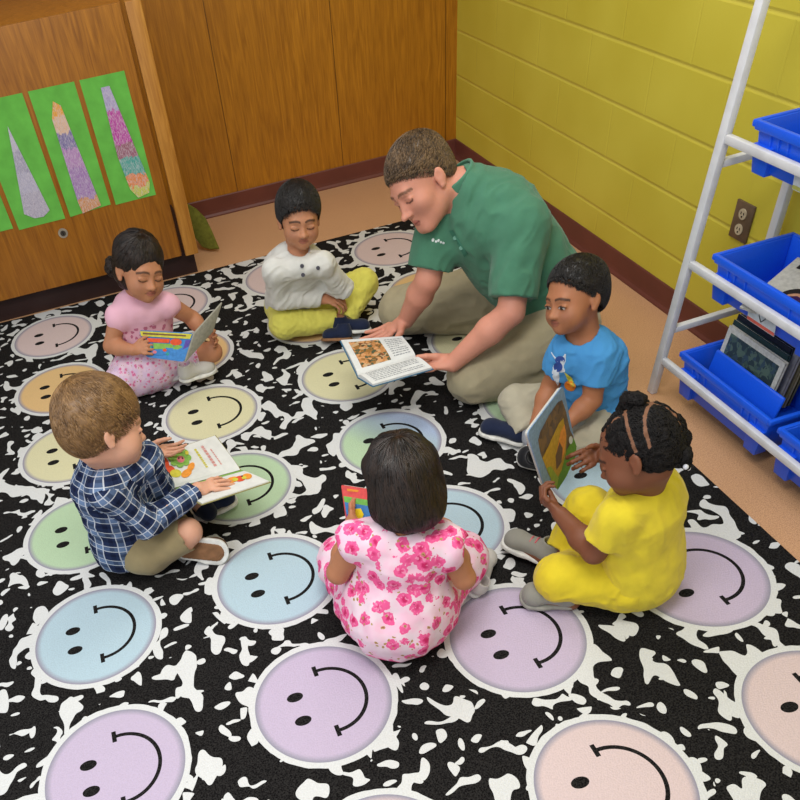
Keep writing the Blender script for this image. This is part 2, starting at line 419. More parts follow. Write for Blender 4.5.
# ============================================================ the rug
def m_rug():
    m = Mat('smiley_notebook_rug', .95, .05); nt = m.nt
    a, bb, R, x0, y0 = .3231*CS, .2763*CS, .1149*CS, -.2228*CS, 2.0554*CS
    kc = ((m.x-x0)/a).round(); kr = ((y0-m.y)/bb).round()
    u = (m.x-x0-kc*a)/R; v = (m.y-y0+kr*bb)/R; r = (u*u+v*v).sqrt()
    cols = [(214, 192, 190), (222, 184, 128), (214, 208, 168), (180, 204, 168), (176, 198, 208), (192, 176, 198)]
    base = m.ramp(((kr.mod(6.))+.5)/6., [(i/6, c) for i, c in enumerate(cols)])
    g = ((kc-2).abs().lt(.5))*((kr-3).abs().lt(.5))*(u*.8+v*.5).step(-.3, .6)
    base = m.mix(g, base, (170, 186, 214))
    e1 = ((u+.333)*(u+.333)/.0125+(v.abs()-.194)*(v.abs()-.194)/.0052).lt(1.)
    q = u-.085; rr = (q*q+v*v).sqrt(); arc = (rr-.5).abs().lt(.026)*u.gt(.045)
    dv = v.abs()-.5; ca = ((u-.045).abs().lt(.03))*(dv.abs().lt(.085))
    ink = e1.max(arc).max(ca)
    white = (214, 214, 212); black = (13, 12, 13)
    w = m.warp(7, .07); n = m.noise(15.5, 0, .0, m.scaled((1.3, .85, 1), w)); bl = n.gt(.628)
    n3 = m.noise(27, 0, 0, m.scaled((.8, 1.3, 1), w)).gt(.685)
    rim = .995+(m.noise(26, 1)-.5)*.04
    bg = m.mix(bl.max(n3).max(r.lt(1.11)*(m.noise(19, 0).gt(.66))), black, white)
    ring = m.mix(r.step(.82, .90), base, (150, 146, 160)); ring = m.mix(r.gt(.912), ring, white)
    fuzz = m.noise(260, 2)
    disc = m.mix(ink, ring, black)
    c = m.mix(r.lt(rim), bg, disc)
    c = m.mix(fuzz.step(.35, .65)*.12, c, (120, 116, 112)); m.color(c); m.bump(fuzz, .0015); return m.m
rug = B().box(((-1.55+1.537)/2-.2, (3.746-.6)/2, .004), (1.537+1.55+.4, 3.746+.6, .009))
ro = rug.build('rug', m_rug(), bevel=.003); me = ro.data
props(ro, 'large black and white marbled rug with rows of pastel smiley faces', 'rug')

# ============================================================ lights
def area(name, loc, sx, sy, power, colr, rot=(0, 0, 0)):
    l = bpy.data.lights.new(name, 'AREA'); l.shape = 'RECTANGLE'; l.size = sx; l.size_y = sy; l.energy = power; l.color = colr
    o = bpy.data.objects.new(name, l); col.objects.link(o); o.location = loc; o.rotation_euler = rot; return o
area('ceiling_light', (.2, .9, 2.65), 1.2, .6, 34, (1, .97, .92)); area('ceiling_light', (1.0, 2.5, 2.65), 1.2, .6, 18, (1, .97, .92)); area('ceiling_light', (-1.6, .2, 2.65), 1.2, 1.2, 40, (.93, .96, 1))
w = bpy.data.worlds.new('world'); bpy.context.scene.world = w; w.use_nodes = True
w.node_tree.nodes['Background'].inputs[0].default_value = (.9, .95, 1, 1); w.node_tree.nodes['Background'].inputs[1].default_value = .76
vs = bpy.context.scene.view_settings; vs.view_transform = 'Standard'; vs.look = 'None'; vs.gamma = 1; vs.exposure = 0
# ============================================================ people
def skin(name, c, rough=.55):
    m = Mat(name, rough, .35); t = m.attr('tint'); n = m.noise(60, 3)
    k = m.mix(n.step(.3, .7)*.3, c, tuple(x*.93 for x in c))
    m.color(m.mix(t.outputs['Alpha'], k, t.outputs['Color'])); m.b.inputs['Subsurface Weight'].default_value = .12
    m.b.inputs['Subsurface Radius'].default_value = (.02, .008, .004); m.b.inputs['Subsurface Scale'].default_value = .5
    return m.m
def cloth(name, c, rough=.88, var=.05, weave=900, b=.0004):
    m = Mat(name, rough, .15); n = m.noise(30, 3); d = tuple(x*(1-var) for x in c)
    m.color(m.mix(n.step(.3, .7), d, c)); m.bump(m.noise(weave, 2), b); m.b.inputs['Sheen Weight'].default_value = .15; return m.m

def frame(fwd, up=(0, 0, 1)):
    f = nrm(fwd); u = A(*up); u = nrm(u-f*(u@f)); r = np.cross(f, u); return np.stack([r, f, u], 1)     # columns: right, forward, up
class Head:
    "head in its own frame: x right, y forward, z up, metres for a grown head, scaled by s"
    def __init__(h, c, fwd, s=1., up=(0, 0, 1), child=True, eyes='down', gender='m'):
        h.c = A(*c); h.R = frame(fwd, up); h.s = s; h.child = child; h.eyes = eyes
        h.ez = -.012 if child else 0.
    def w(h, *p): return h.c+h.R@(A(*p)*h.s)
    def loc(h, P): return ((P-h.c)@h.R)/h.s
    def E(h, p, r, rot=None): return ell(h.w(*p), A(*r)*h.s, h.R if rot is None else h.R@rot)
    def C(h, a, b, ra, rb=None, ax=None, s=1.): return cap(h.w(*a), h.w(*b), ra*h.s, (rb if rb is not None else ra)*h.s, None if ax is None else h.R@A(*ax), s)
    def build(h, S_, neck, rn):
        k = h.s; ch = h.child; ez = h.ez
        S_.add(h.E((0, -.016, .034), (.079, .098, .086) if ch else (.075, .098, .084)), .02*k)
        S_.add(h.E((0, .030, -.024), (.066, .062, .076) if ch else (.063, .064, .084)), .03*k)
        if ch:
            S_.add(h.E((0, .040, -.060), (.047, .046, .040)), .03*k); S_.add(h.C((0, .072, -.084), (0, .07, -.086), .016), .02*k)
            for x in (-1, 1): S_.add(h.E((x*.036, .052, -.046), (.029, .030, .030)), .022*k)
        else:
            S_.add(h.E((0, .036, -.070), (.052, .050, .042)), .03*k); S_.add(h.C((-.012, .076, -.100), (.012, .076, -.100), .017), .02*k)
            S_.add(h.C((-.05, -.01, -.06), (-.018, .06, -.095), .018, .014), .03*k); S_.add(h.C((.05, -.01, -.06), (.018, .06, -.095), .018, .014), .03*k)
            for x in (-1, 1): S_.add(h.E((x*.038, .056, -.030), (.024, .026, .024)), .025*k)
        bz = .020+ez
        S_.add(h.C((-.030, .076 if ch else .080, bz), (.030, .076 if ch else .080, bz), .010), .022*k)
        for x in (-1, 1):
            S_.sub(h.E((x*.031, .100, ez-.002), (.020, .014, .013)), .018*k)
            S_.add(h.E((x*.031, .0755, ez-.002), (.0155, .013, .0125)), .004*k)
            S_.add(h.C((x*.031-.013, .0835, ez+.002), (x*.031+.013, .0835, ez+.002), .0045, .0045), .006*k)   # upper lid
        if ch:
            S_.add(h.C((0, .084, ez+.006), (0, .098, ez-.026), .005, .0095), .012*k); S_.add(h.E((0, .102, ez-.028), (.0105, .010, .009)), .006*k)
            for x in (-1, 1): S_.add(h.E((x*.011, .094, ez-.031), (.0075, .009, .0065)), .005*k)
        else:
            S_.add(h.C((0, .084, ez+.012), (0, .104, ez-.030), .0065, .010), .012*k); S_.add(h.E((0, .111, ez-.034), (.011, .012, .010)), .006*k)
            for x in (-1, 1): S_.add(h.E((x*.013, .098, ez-.037), (.008, .011, .0075)), .005*k)
        lz = -.058 if ch else -.066; ly = .088 if ch else .092
        S_.add(h.C((-.018, ly-.009, lz), (0, ly, lz+.002), .0045, .0062), .006*k); S_.add(h.C((.018, ly-.009, lz), (0, ly, lz+.002), .0045, .0062), .006*k)
        S_.add(h.C((-.014, ly-.008, lz-.010), (.014, ly-.008, lz-.010), .006), .006*k)
        S_.sub(h.C((-.020, ly-.002, lz-.0045), (.020, ly-.002, lz-.0045), .0018), .003*k)
        S_.lz = lz
        for x in (-1, 1):
            rot = np.array(Matrix.Rotation(x*.35, 3, 'Z'))@np.array(Matrix.Rotation(.18, 3, 'X'))
            S_.add(h.E((x*.079, -.010, -.012), (.0075, .0165, .027), rot), .006*k)
            S_.sub(h.E((x*.088, -.004, -.006), (.006, .009, .014), rot), .004*k)
            S_.add(h.E((x*.077, -.004, -.036), (.007, .010, .009)), .006*k)
        S_.add(cap(h.w(0, -.030, -.055), neck, .050*k if not ch else .044*k, rn), .03*k)
        h.lz = lz
    def colors(h, P, lip, brow, flush=(.75, .28, .2), scalp=None, scalpf=None):
        q = h.loc(P); C = np.zeros((len(P), 4)); x, y, z = q.T; ax = np.abs(x); ez = h.ez; near = (np.abs(q) < .2).all(1)
        def put(m, c, a):
            m = np.clip(m, 0, 1)*near*a; C[:, :3] = C[:, :3]*(1-m[:, None])+A(*c)[:3]*m[:, None]; C[:, 3] = np.maximum(C[:, 3], m)
        def blob(dx, dy): return 1-np.sqrt(dx**2+dy**2)
        fr = y > .03
        if flush: 
            m = np.clip(blob((ax-.042)/.03, (z+.04)/.028), 0, 1)*fr*.4; put(m, flush, 1)
        m = (blob(x/.021, (z-(h.lz-.004))/.0125)*5)*(y > .06); put(m, lip, .75)
        m = (1-np.abs(z-(h.lz-.0045))/.002)*(ax < .019)*(y > .06)*2; put(m, tuple(c*.35 for c in lip[:3]), .8)
        bz = ez+.0265-.010*((ax-.028)/.026)**2
        m = (1-np.abs(z-bz)/.0055)*2*(ax > .010)*(ax < .052)*fr; put(m, brow, .85)
        if h.eyes == 'down':
            lashz = ez-.0085+.25*(ax-.031)**2/.016
            m = (1-np.abs(z-lashz)/.0028)*2.5*(np.abs(ax-.031) < .0165)*fr; put(m, (.015, .01, .008), .95)
            m = (1-np.abs(z-(ez+.0045))/.0018)*(np.abs(ax-.031) < .014)*fr; put(m, tuple(c*.4 for c in lip[:3]), .35)
        else:
            e = blob((ax-.031)/.0145, (z-(ez-.003))/.0062)
            put(e*20*fr, (.50, .46, .43), 1); m = (1-np.hypot(ax-.031-.0*x, z-(ez-.003))/.0072)*10*(e > 0); put(m*fr, (.03, .015, .008), 1)
            lashz = ez+.0035-.006*((ax-.031)/.0155)**2
            put((1-np.abs(z-lashz)/.0022)*3*(np.abs(ax-.031) < .0165)*fr, (.012, .008, .006), .95)
        for sx in (-1, 1):
            m = blob((x-sx*.007)/.0035, (y-.100)/.006)*3*(z < ez-.03)*(z > ez-.045); put(m, (.08, .03, .02), .6)
        if scalp is not None:
            put((scalpf(q) > 0)*1., scalp, 1)
        return C

def hand(S_, wr, d, pn, s=1., side=1, curl=(.5, .5, .5, .5), spread=.10, thumb=None, tcurl=.5, k=.0035, hub=None):
    """wr wrist, d towards the fingers, pn the way the palm faces, side +1/-1: thumb on +/- cross(d, pn)"""
    d = nrm(d); pn = A(*pn); pn = nrm(pn-d*(pn@d)); l = np.cross(d, pn)*side; wr = A(*wr)
    S_.add(cap(wr+d*.022*s, wr+d*.068*s, .0125*s, .0135*s, l, 2.5), .012*s)
    S_.add(cap(wr, wr+d*.03*s, .021*s, .017*s, l, 1.4), .012*s)
    base = [(.033, .086), (.011, .092), (-.011, .089), (-.032, .080)]; L = [(.040, .025, .020), (.044, .028, .021), (.041, .026, .020), (.032, .020, .018)]
    tips = []
    for i, ((bl, bd), ls) in enumerate(zip(base, L)):
        p = wr+(l*bl+d*(bd-.018))*s; a = (1.5-i)*spread; dd = nrm(d*math.cos(a)+l*math.sin(a)); ang = 0; c = curl[i]; r = (.0098, .0088, .0078, .0066)
        q = p+dd*.018*s; S_.add(cap(p, q, .0098*s), .006*s); p = q
        for j, ln in enumerate(ls):
            ang += c*(.9, 1.1, .7)[j]; e = p+(dd*math.cos(ang)+pn*math.sin(ang))*ln*s
            S_.add(cap(p, e, r[j]*s*(.9 if i == 3 else 1), r[j+1]*s*(.9 if i == 3 else 1)), k if j else .004*s); p = e
        tips.append(p)
    t0 = wr+(l*.020+d*.018+pn*.006)*s
    if thumb is None: thumb = l*.75+d*.75+pn*.35
    td = nrm(thumb); t1 = t0+td*.042*s; t2 = t1+nrm(td*.8+d*.5+pn*tcurl*.4)*.034*s; t3 = t2+nrm(td*.5+d*.8+pn*tcurl*.6-l*.2*tcurl)*.027*s
    S_.add(cap(t0, t1, .016*s, .0115*s), .012*s); S_.add(cap(t1, t2, .0115*s, .0098*s), .004*s); S_.add(cap(t2, t3, .0102*s, .0075*s), .003*s)
    return tips
def nails(): pass

def hair_on(name, h, S_, parent, mat, grid=.003, n=3500, steps=6, step=.006, flow=None, rad=.0011, lift=.002, jit=.25, tint=None, droop=0., sel=None, curl=0., surf=None, partf=None, vary=1.):
    "hair as one closed mass with a layer of combed locks over it"
    V, Q = S_.mesh(grid*h.s); L = A(*parent['_o'])
    idx = rng.integers(0, len(V), n); P = V[idx]+0.
    if sel is not None: P = P[sel(h.loc(P))]
    if partf is not None: P = P[~partf(h.loc(P))]
    n = len(P); T_ = surf or S_
    def grad(X):
        e = .0015; g = np.stack([T_.ev(X+A(e, 0, 0))-T_.ev(X-A(e, 0, 0)), T_.ev(X+A(0, e, 0))-T_.ev(X-A(0, e, 0)), T_.ev(X+A(0, 0, e))-T_.ev(X-A(0, 0, e))], 1)
        return g/np.maximum(np.linalg.norm(g, axis=1), 1e-6)[:, None]
    rs = rng.normal(0, jit, (n, 3)); pts = [P]; X = P
    ph = rng.uniform(0, 6.28, n)
    for i in range(steps):
        g = grad(X); q = h.loc(X); F = (flow(q)@h.R.T)+rs*.6; F = F-g*(F*g).sum(1)[:, None]; F /= np.maximum(np.linalg.norm(F, axis=1), 1e-6)[:, None]
        if curl: sd = np.cross(F, g); F = F+sd*(curl*np.sin(ph+i*1.6))[:, None]
        X = X+F*step*h.s; d = np.clip(T_.ev(X), -.01, .01); t = (i+1)/steps
        X = X-g*(d-(lift*h.s*math.sin(math.pi*min(1, t*.9+.1))-.0004))[:, None]; pts.append(X)
    Pt = np.stack(pts, 1); m = steps+1
    if partf is not None: g_ = ~partf(h.loc(Pt.reshape(-1, 3))).reshape(len(Pt), -1).any(1); Pt = Pt[g_]
    ok = np.isfinite(Pt).all((1, 2)); ok[ok] &= np.abs(Pt[ok]-Pt[ok][:, :1]).max((1, 2)) < steps*step*h.s*1.6+.01
    Pt = Pt[ok]; n = len(Pt)
    T = np.gradient(Pt, axis=1); T /= np.maximum(np.linalg.norm(T, axis=2), 1e-9)[..., None]
    ref = grad(Pt[:, 0])[:, None, :]; U = np.cross(T, ref); U /= np.maximum(np.linalg.norm(U, axis=2), 1e-9)[..., None]; W = np.cross(T, U)
    rr = rad*h.s*rng.uniform(.6, 1.3, n)[:, None]*np.array([.5]+[1.]*(m-3)+[.7, .12])[None, :]
    ring = np.stack([Pt+rr[..., None]*(U*math.cos(a)*1.5+W*math.sin(a)) for a in (0, 2.1, 4.2)], 2)      # n,m,3,3
    SV = ring.reshape(-1, 3); off = len(V)
    base = (np.arange(n)*m*3)[:, None, None]+(np.arange(m-1)*3)[None, :, None]; j = np.arange(3)[None, None, :]; j2 = (np.arange(3)+1) % 3; j2 = j2[None, None, :]
    SQ = np.stack([base+j, base+j2, base+3+j2, base+3+j], -1).reshape(-1, 4)+off
    V2 = np.concatenate([V, SV]); Q2 = np.concatenate([Q, SQ]); me = fastmesh(name, V2-L, Q2)
    c = .45+(rng.uniform(0, 1, n)-.5)*vary+.35*vnoise(h.loc(Pt[:, 0])/.02); c = np.clip(c, 0, 1); C = np.concatenate([np.full(len(V), .3), np.repeat(c, m*3)])
    if partf is not None: C[:len(V)][partf(h.loc(V))] = 2.
    setcol(me, np.stack([C, C, C, np.ones_like(C)], 1))
    return link(name, me, mat, parent)
def hairmat(name, dark, light, rough=.42, spec=.5, scalp=(120, 82, 60)):
    m = Mat(name, rough, spec); t = m.attr('tint'); f = N(m.nt, t.outputs['Fac']); c = m.mix(f.clamp(), dark, light); m.color(m.mix(f.gt(1.1), c, scalp)); return m.m

def shoe(parent, ank, toe, s=1., matu=None, mats=None, up=(0, 0, 1), laces=None, name='shoe', sole_t=.012, w=1., outs=None):
    "ank under the heel, toe under the tip, up the way the ankle opens"
    a = A(*ank); t = A(*toe); d = nrm(t-a); up = A(*up); up = nrm(up-d*(up@d)); l = np.cross(d, up); Lf = np.linalg.norm(t-a)
    up_s = S()
    up_s.add(cap(a+d*.032*s+up*.032*s, t-d*.035*s+up*.024*s, .029*s, .024*s, l, 1.18*w), .02*s)
    up_s.add(cap(t-d*.04*s+up*.022*s, t-d*.03*s+up*.021*s, .026*s, .024*s, l, 1.3*w), .02*s)
    up_s.add(cap(a+d*.034*s+up*.03*s, a+d*.036*s+up*.062*s, .031*s, .028*s), .018*s)
    up_s.cut(half(a+up*sole_t*s*.8, up)); up_s.cut(half(a+up*.072*s, -up))
    up_s.sub(cap(a+d*.036*s+up*.05*s, a+d*.036*s+up*.12*s, .0225*s), .003)
    o = solid(name, up_s, .0028, matu, parent)
    so = S(); so.add(cap(a+d*.03*s, t-d*.036*s, .033*s, .032*s, l, 1.10*w), .01); so.add(cap(t-d*.06*s, t-d*.034*s, .034*s, .033*s, l, 1.15*w), .02)
    so.cut(half(a-up*.001, up)); so.cut(half(a+up*sole_t*s, -up))
    q = solid('sole', so, .0025, mats, None, loc=parent['_o']); q.location = (0, 0, 0); q.parent = o; 
    if '_o' in q: del q['_o']
    if outs:
        so = S(); so.add(cap(a+d*.03*s-up*.004, t-d*.036*s-up*.004, .027*s, .026*s, l, 1.10*w), .01); so.cut(half(a-up*.0035, up)); so.cut(half(a-up*.0002, -up))
        q2 = solid('outsole', so, .0025, outs, None, loc=parent['_o']); q2.location = (0, 0, 0); q2.parent = o; del q2['_o']
    if laces:
        b = B()
        for i in range(3):
            p = a+d*(.062+.016*i)*s+up*(.0595-.004*i)*s; b.tube([p-l*.017*s-up*.004*s, p+up*.004*s, p+l*.017*s-up*.004*s], .0022*s, 6)
        lo = b.build('laces', laces, None, loc=parent['_o'], smooth=True); lo.location = (0, 0, 0); lo.parent = o
    return o
def torso_ops(s_, pel, neck, shL, shR, hipL, hipR, k=1., g=0., chest=.074, waist=.066, wide=1.5, hipw=.072, adult=False):
    ax = nrm(shR-shL); up = nrm(neck-pel); mid = pel+(neck-pel)*.45; ch = pel+(neck-pel)*.74
    s_.add(cap(pel+up*.01, mid, hipw*k+g, waist*k+g, ax, wide*.95), .02*k)
    s_.add(cap(mid, ch, waist*k+g, chest*k+g, ax, wide), .04*k)
    s_.add(cap(ch, neck-up*.03*k, chest*k+g, (.070 if adult else .038*k)+g, ax, wide), .04*k)
    s_.add(cap(shL, shR, .027*k+g if adult is False else .058+g), (.05 if adult else .036)*k)
def limb(s_, a, b, c, r, k=.02, g=0.):
    s_.add(cap(a, b, r[0]+g, r[1]+g), k); s_.add(cap(b, c, r[1]+g, r[2]+g), k*.6)

def ccap(a, b, ra, rb=None, ax=None, s=1., n=None):
    "a rod cut off square at b"
    f, c, r = cap(a, b, ra, rb, ax, s); bb = A(*b); n = nrm(bb-A(*a)) if n is None else nrm(n)
    return (lambda P: np.maximum(f(P), (P-bb)@n)), c, r
def band(a, b, r, t, ax=None, s=1.):
    "a short hollow ring from a to b: cuffs, collars"
    a = A(*a); b = A(*b); n = nrm(b-a); f, c, rad = cap(a, b, r, r, ax, s)
    return (lambda P: np.maximum(np.maximum(np.abs(f(P))-t, (P-b)@n), -((P-a)@n))), c, rad+t
def joints(d):
    j = {k: J(*v) for k, v in d.items()}; return j
# ------------------------------------------------------------ materials worn
LIPC = lambda r, g, b: lin((r, g, b))[:3]
def m_plaid():
    m = Mat('navy_plaid_cotton', .85, .15); uv = m.tc.outputs['UV']; sp = m.nt.nodes.new('ShaderNodeSeparateXYZ'); m.nt.links.new(uv, sp.inputs[0])
    u, v = N(m.nt, sp.outputs[0]), N(m.nt, sp.outputs[1]); per = .060
    def st(w, o, hw): d = (w+o).mod(per); return (d-per/2).abs().lt(hw)
    c = m.mix(.5, (34, 46, 78), (34, 46, 78))
    bandd = st(u, .0, .0095)*.5+st(v, .0, .0095)*.5; c = m.mix(bandd, c, (104, 126, 160))
    dk = st(u, .026, .006)*.5+st(v, .026, .006)*.5; c = m.mix(dk, c, (18, 26, 52))
    wl = (st(u, .010, .0014)+st(v, .010, .0014)+st(u, -.010, .0015)+st(v, -.010, .0015)).min(1.)*.62; c = m.mix(wl, c, (226, 230, 236))
    m.color(c); m.bump(m.noise(900, 2), .0004); return m.m
def m_floral(name, base, c1, c2, c3, sc, olive=True, dens=.42):
    m = Mat(name, .85, .15); w = m.warp(60, .012); d, cc = m.voro(sc, w, rnd=.85); sp = m.nt.nodes.new('ShaderNodeSeparateColor'); m.nt.links.new(cc, sp.inputs[0])
    h = N(m.nt, sp.outputs[0]); h2 = N(m.nt, sp.outputs[1]); n = m.noise(sc*4, 2, .6)
    dd = d+(n-.5)*.32
    pink = m.mix(dd.step(.12, .30), c1, c2); pink = m.mix(n.gt(.6)*.5, pink, c3)
    c = m.mix(m.noise(sc*.8, 2).step(.4, .62)*.5, base, c3)
    c = m.mix(dd.lt(dens)*h.gt(.12), c, pink)
    if olive: d2, _ = m.voro(sc*2.1, w); c = m.mix(d2.lt(.23)*h2.gt(.55), c, (178, 150, 92)); c = m.mix(d2.lt(.09), c, (160, 60, 90))
    m.color(c); m.bump(m.noise(700, 2), .0004); return m.m
SOLE_W = flat('white_rubber', (214, 212, 204), .6, .3); SOLE_G = flat('grey_rubber', (150, 148, 138), .7, .2); SOLE_B = flat('brown_rubber', (134, 96, 66), .7, .2)
SHOE_NAVY = cloth('navy_canvas', (30, 38, 62)); SHOE_GREY = cloth('grey_knit', (140, 138, 128)); SHOE_BLACK = cloth('black_canvas', (26, 26, 30)); SHOE_WHITE = cloth('white_leather', (196, 192, 184), .6)
LACE = flat('white_lace', (206, 204, 200), .8); PINKT = flat('pink_trim', (206, 96, 104), .7); SOCK_W = cloth('white_sock', (206, 200, 200)); SOCK_D = cloth('dark_sock', (24, 28, 44)); SOCK_G = cloth('grey_sock', (150, 152, 160))
HAIR_BLACK = hairmat('black_hair', (9, 7, 6), (34, 25, 20)); HAIR_DK = hairmat('dark_brown_hair', (16, 10, 7), (52, 36, 26)); HAIR_BLOND = hairmat('sandy_hair', (92, 64, 36), (158, 120, 74)); HAIR_MAN = hairmat('short_brown_hair', (50, 35, 22), (126, 98, 66)); HAIR_COIL = hairmat('coily_black_hair', (8, 6, 6), (26, 20, 18), .7, .3)

def up_of(j): return nrm(j['neck']-j['pel'])
def body(label, j, h, skinm, s, colorsf, fwd, base, hands, grid=.0033, adult=False, extra=None, knees=True, group=None, feet=None):
    q = S(); k = s
    torso_ops(q, j['pel'], j['neck'], j['shL'], j['shR'], j['hipL'], j['hipR'], k, -.004, *( (.062, .058, 1.32, .064) if not adult else (.115, .105, 1.25, .125, True)))
    ar = (.034*k, .027*k, .019*k) if not adult else (.056, .044, .030); lr = (.052*k, .038*k, .025*k) if not adult else (.085, .060, .038)
    for sd in 'LR':
        sh = j['sh'+sd]; q.add(cap(sh, j['el'+sd], ar[0], ar[1]), .03*k)
        m = j['el'+sd]+(j['wr'+sd]-j['el'+sd])*.35
        q.add(cap(j['el'+sd], m, ar[1]*.98, ar[1]*1.05), .01); q.add(cap(m, j['wr'+sd], ar[1]*1.03, ar[2]), .015)
        q.add(cap(j['hip'+sd], j['kn'+sd], lr[0], lr[1]), .03*k); 
        m = j['kn'+sd]+(j['an'+sd]-j['kn'+sd])*.35
        q.add(cap(j['kn'+sd], m, lr[1]*.95, lr[1]*.98), .01); q.add(cap(m, j['an'+sd], lr[1]*.96, lr[2]), .015)
        if feet and sd in feet: hl, te = feet[sd]; q.add(cap(hl, te, .026*k, .022*k), .02)
    h.build(q, j['neck']-up_of(j)*.02, .040*k if not adult else .062)
    for hd in hands: hand(q, **hd)
    if extra: extra(q)
    o = solid('person', q, grid, skinm, None, loc=base, colf=lambda P: h.colors(P, **colorsf))
    return props(o, label, 'person', group)
def shirt_ops(j, s, g=.010, sleeve=.55, sr=(.044, .040), adult=False, hem=.04, neckr=.043, dims=None):
    q = S(); torso_ops(q, j['pel'], j['neck'], j['shL'], j['shR'], j['hipL'], j['hipR'], s, g, *(dims or ((.062, .060, 1.40, .070) if not adult else (.118, .116, 1.25, .130, True))))
    for sd in 'LR':
        if sleeve: e = j['sh'+sd]+(j['el'+sd]-j['sh'+sd])*sleeve; q.add(ccap(j['sh'+sd], e, sr[0], sr[1]), .03)
    return q
def trouser_ops(j, s, r=(.064, .050, .038), g=0., adult=False, legs=1., end=None):
    q = S(); ax = nrm(j['hipR']-j['hipL']); q.add(cap(j['hipL'], j['hipR'], r[0]*.98, r[0]*.98), .03); q.add(cap(j['pel'], j['pel']+up_of(j)*.05*s, r[0]*1.05, r[0]*.95, ax, 1.35), .04)
    for sd in 'LR':
        q.add(cap(j['hip'+sd], j['kn'+sd], r[0], r[1]), .03); e = j['kn'+sd]+(j['an'+sd]-j['kn'+sd])*legs
        q.add(ccap(j['kn'+sd], e, r[1]*.97, r[1]+(r[2]-r[1])*legs), .012)
    return q
def neckhole(q, j, r, h, d=.0, tilt=None):
    u = up_of(j); f = A(0, 0, 0) if tilt is None else A(*tilt)
    q.sub(cap(j['neck']+u*d+f, h.w(0, -.02, -.05)+u*.10, r, r*1.15), .006); return q
def bones_of(j, arms=True):
    b = [(j['pel'], j['neck'], np.cross(up_of(j), j['shR']-j['shL']), .09)]
    for sd in 'LR': b += [(j['sh'+sd]+(j['el'+sd]-j['sh'+sd])*.1, j['el'+sd], (0, 0, 1), .042), (j['el'+sd], j['wr'+sd], (0, 0, 1), .035)]
    return b
def fullcap(h, t):
    q = S(); ch = h.child
    q.add(h.E((0, -.017, .036), ((.079 if ch else .075)+t, .098+t, (.086 if ch else .084)+t)), .02); q.add(h.E((0, -.045, -.012), (.062+t, .06+t, .062+t*.6)), .03); q.add(h.E((0, .030, -.010), (.062+t*.5, .060+t*.5, .07)), .02); return q
def shorthair(h, t=.010, front=.052, nape=0., temple=.012, tilt=.8):
    q = S(); s = h.s; ch = h.child
    q.add(h.E((0, -.017, .036), ((.079 if ch else .075)+t, .098+t, (.086 if ch else .084)+t)), .02); q.add(h.E((0, -.045, -.012), (.062+t, .06+t, .062+t*.6)), .03)
    q.sub(h.E((0, .105, front-.062), (.070, .075, .060)), .026*s)            # the face
    q.sub(h.E((.072, .055, temple-.055), (.030, .052, .056)), .020*s); q.sub(h.E((-.072, .055, temple-.055), (.030, .052, .056)), .020*s)
    for x in (-1, 1): q.sub(h.E((x*.088, -.006, -.022), (.024, .021, .034)), .006*s)    # round the ears
    q.cut(half(h.w(0, 0, nape), h.R@A(0, -tilt, 1)), .01*s)
    q.fold(.0022*s, .014*s, seed=3); return q
def crownflow(c=(0, -.04, .12), sweep=(0, 0, 0)):
    c = A(*c); sw = A(*sweep)
    def f(q):
        v = q-c; v[:, 2] *= .6; v = v/np.maximum(np.linalg.norm(v, axis=1), 1e-6)[:, None]+sw; return v
    return f
def pin(q, x, y, z, off=.0012):
    "the point of a garment seen there"
    p = J(x, y, z); d_ = nrm(A(0, 0, CS)-p); p = p+d_*.30
    for _ in range(140):
        e = q.ev(p[None, :])[0]
        if e < off: break
        p = p-d_*min(max(e*.5, .0006), .004)
    return p
def decal(q, pts, z, off=.0010, n=7):
    "a print or stitched patch lying on a garment: filled outline of pixels pinned to the cloth"
    c = np.mean(pts, 0); V = [pin(q, c[0], c[1], z, off)]; k = len(pts)
    for r in range(1, n+1):
        for x, y in pts: t = r/n; V.append(pin(q, c[0]+(x-c[0])*t, c[1]+(y-c[1])*t, z, off))
    F = [(0, 1+i, 1+(i+1) % k) for i in range(k)]
    for r in range(n-1): F += [(1+r*k+i, 1+(r+1)*k+i, 1+(r+1)*k+(i+1) % k, 1+r*k+(i+1) % k) for i in range(k)]
    return V, F
def dprint(q, specs, name, parent, z):
    b = B()
    for i, (pts, mi) in enumerate(specs):
        V, F = decal(q, pts, z, .0012+.0004*i); b.add(V, F, mi)
    return b
def el_(cx, cy, rx, ry, a=0, n=14):
    a = math.radians(a); return [(cx+rx*math.cos(t)*math.cos(a)-ry*math.sin(t)*math.sin(a), cy+rx*math.cos(t)*math.sin(a)+ry*math.sin(t)*math.cos(a)) for t in np.linspace(0, 2*math.pi, n, endpoint=False)]
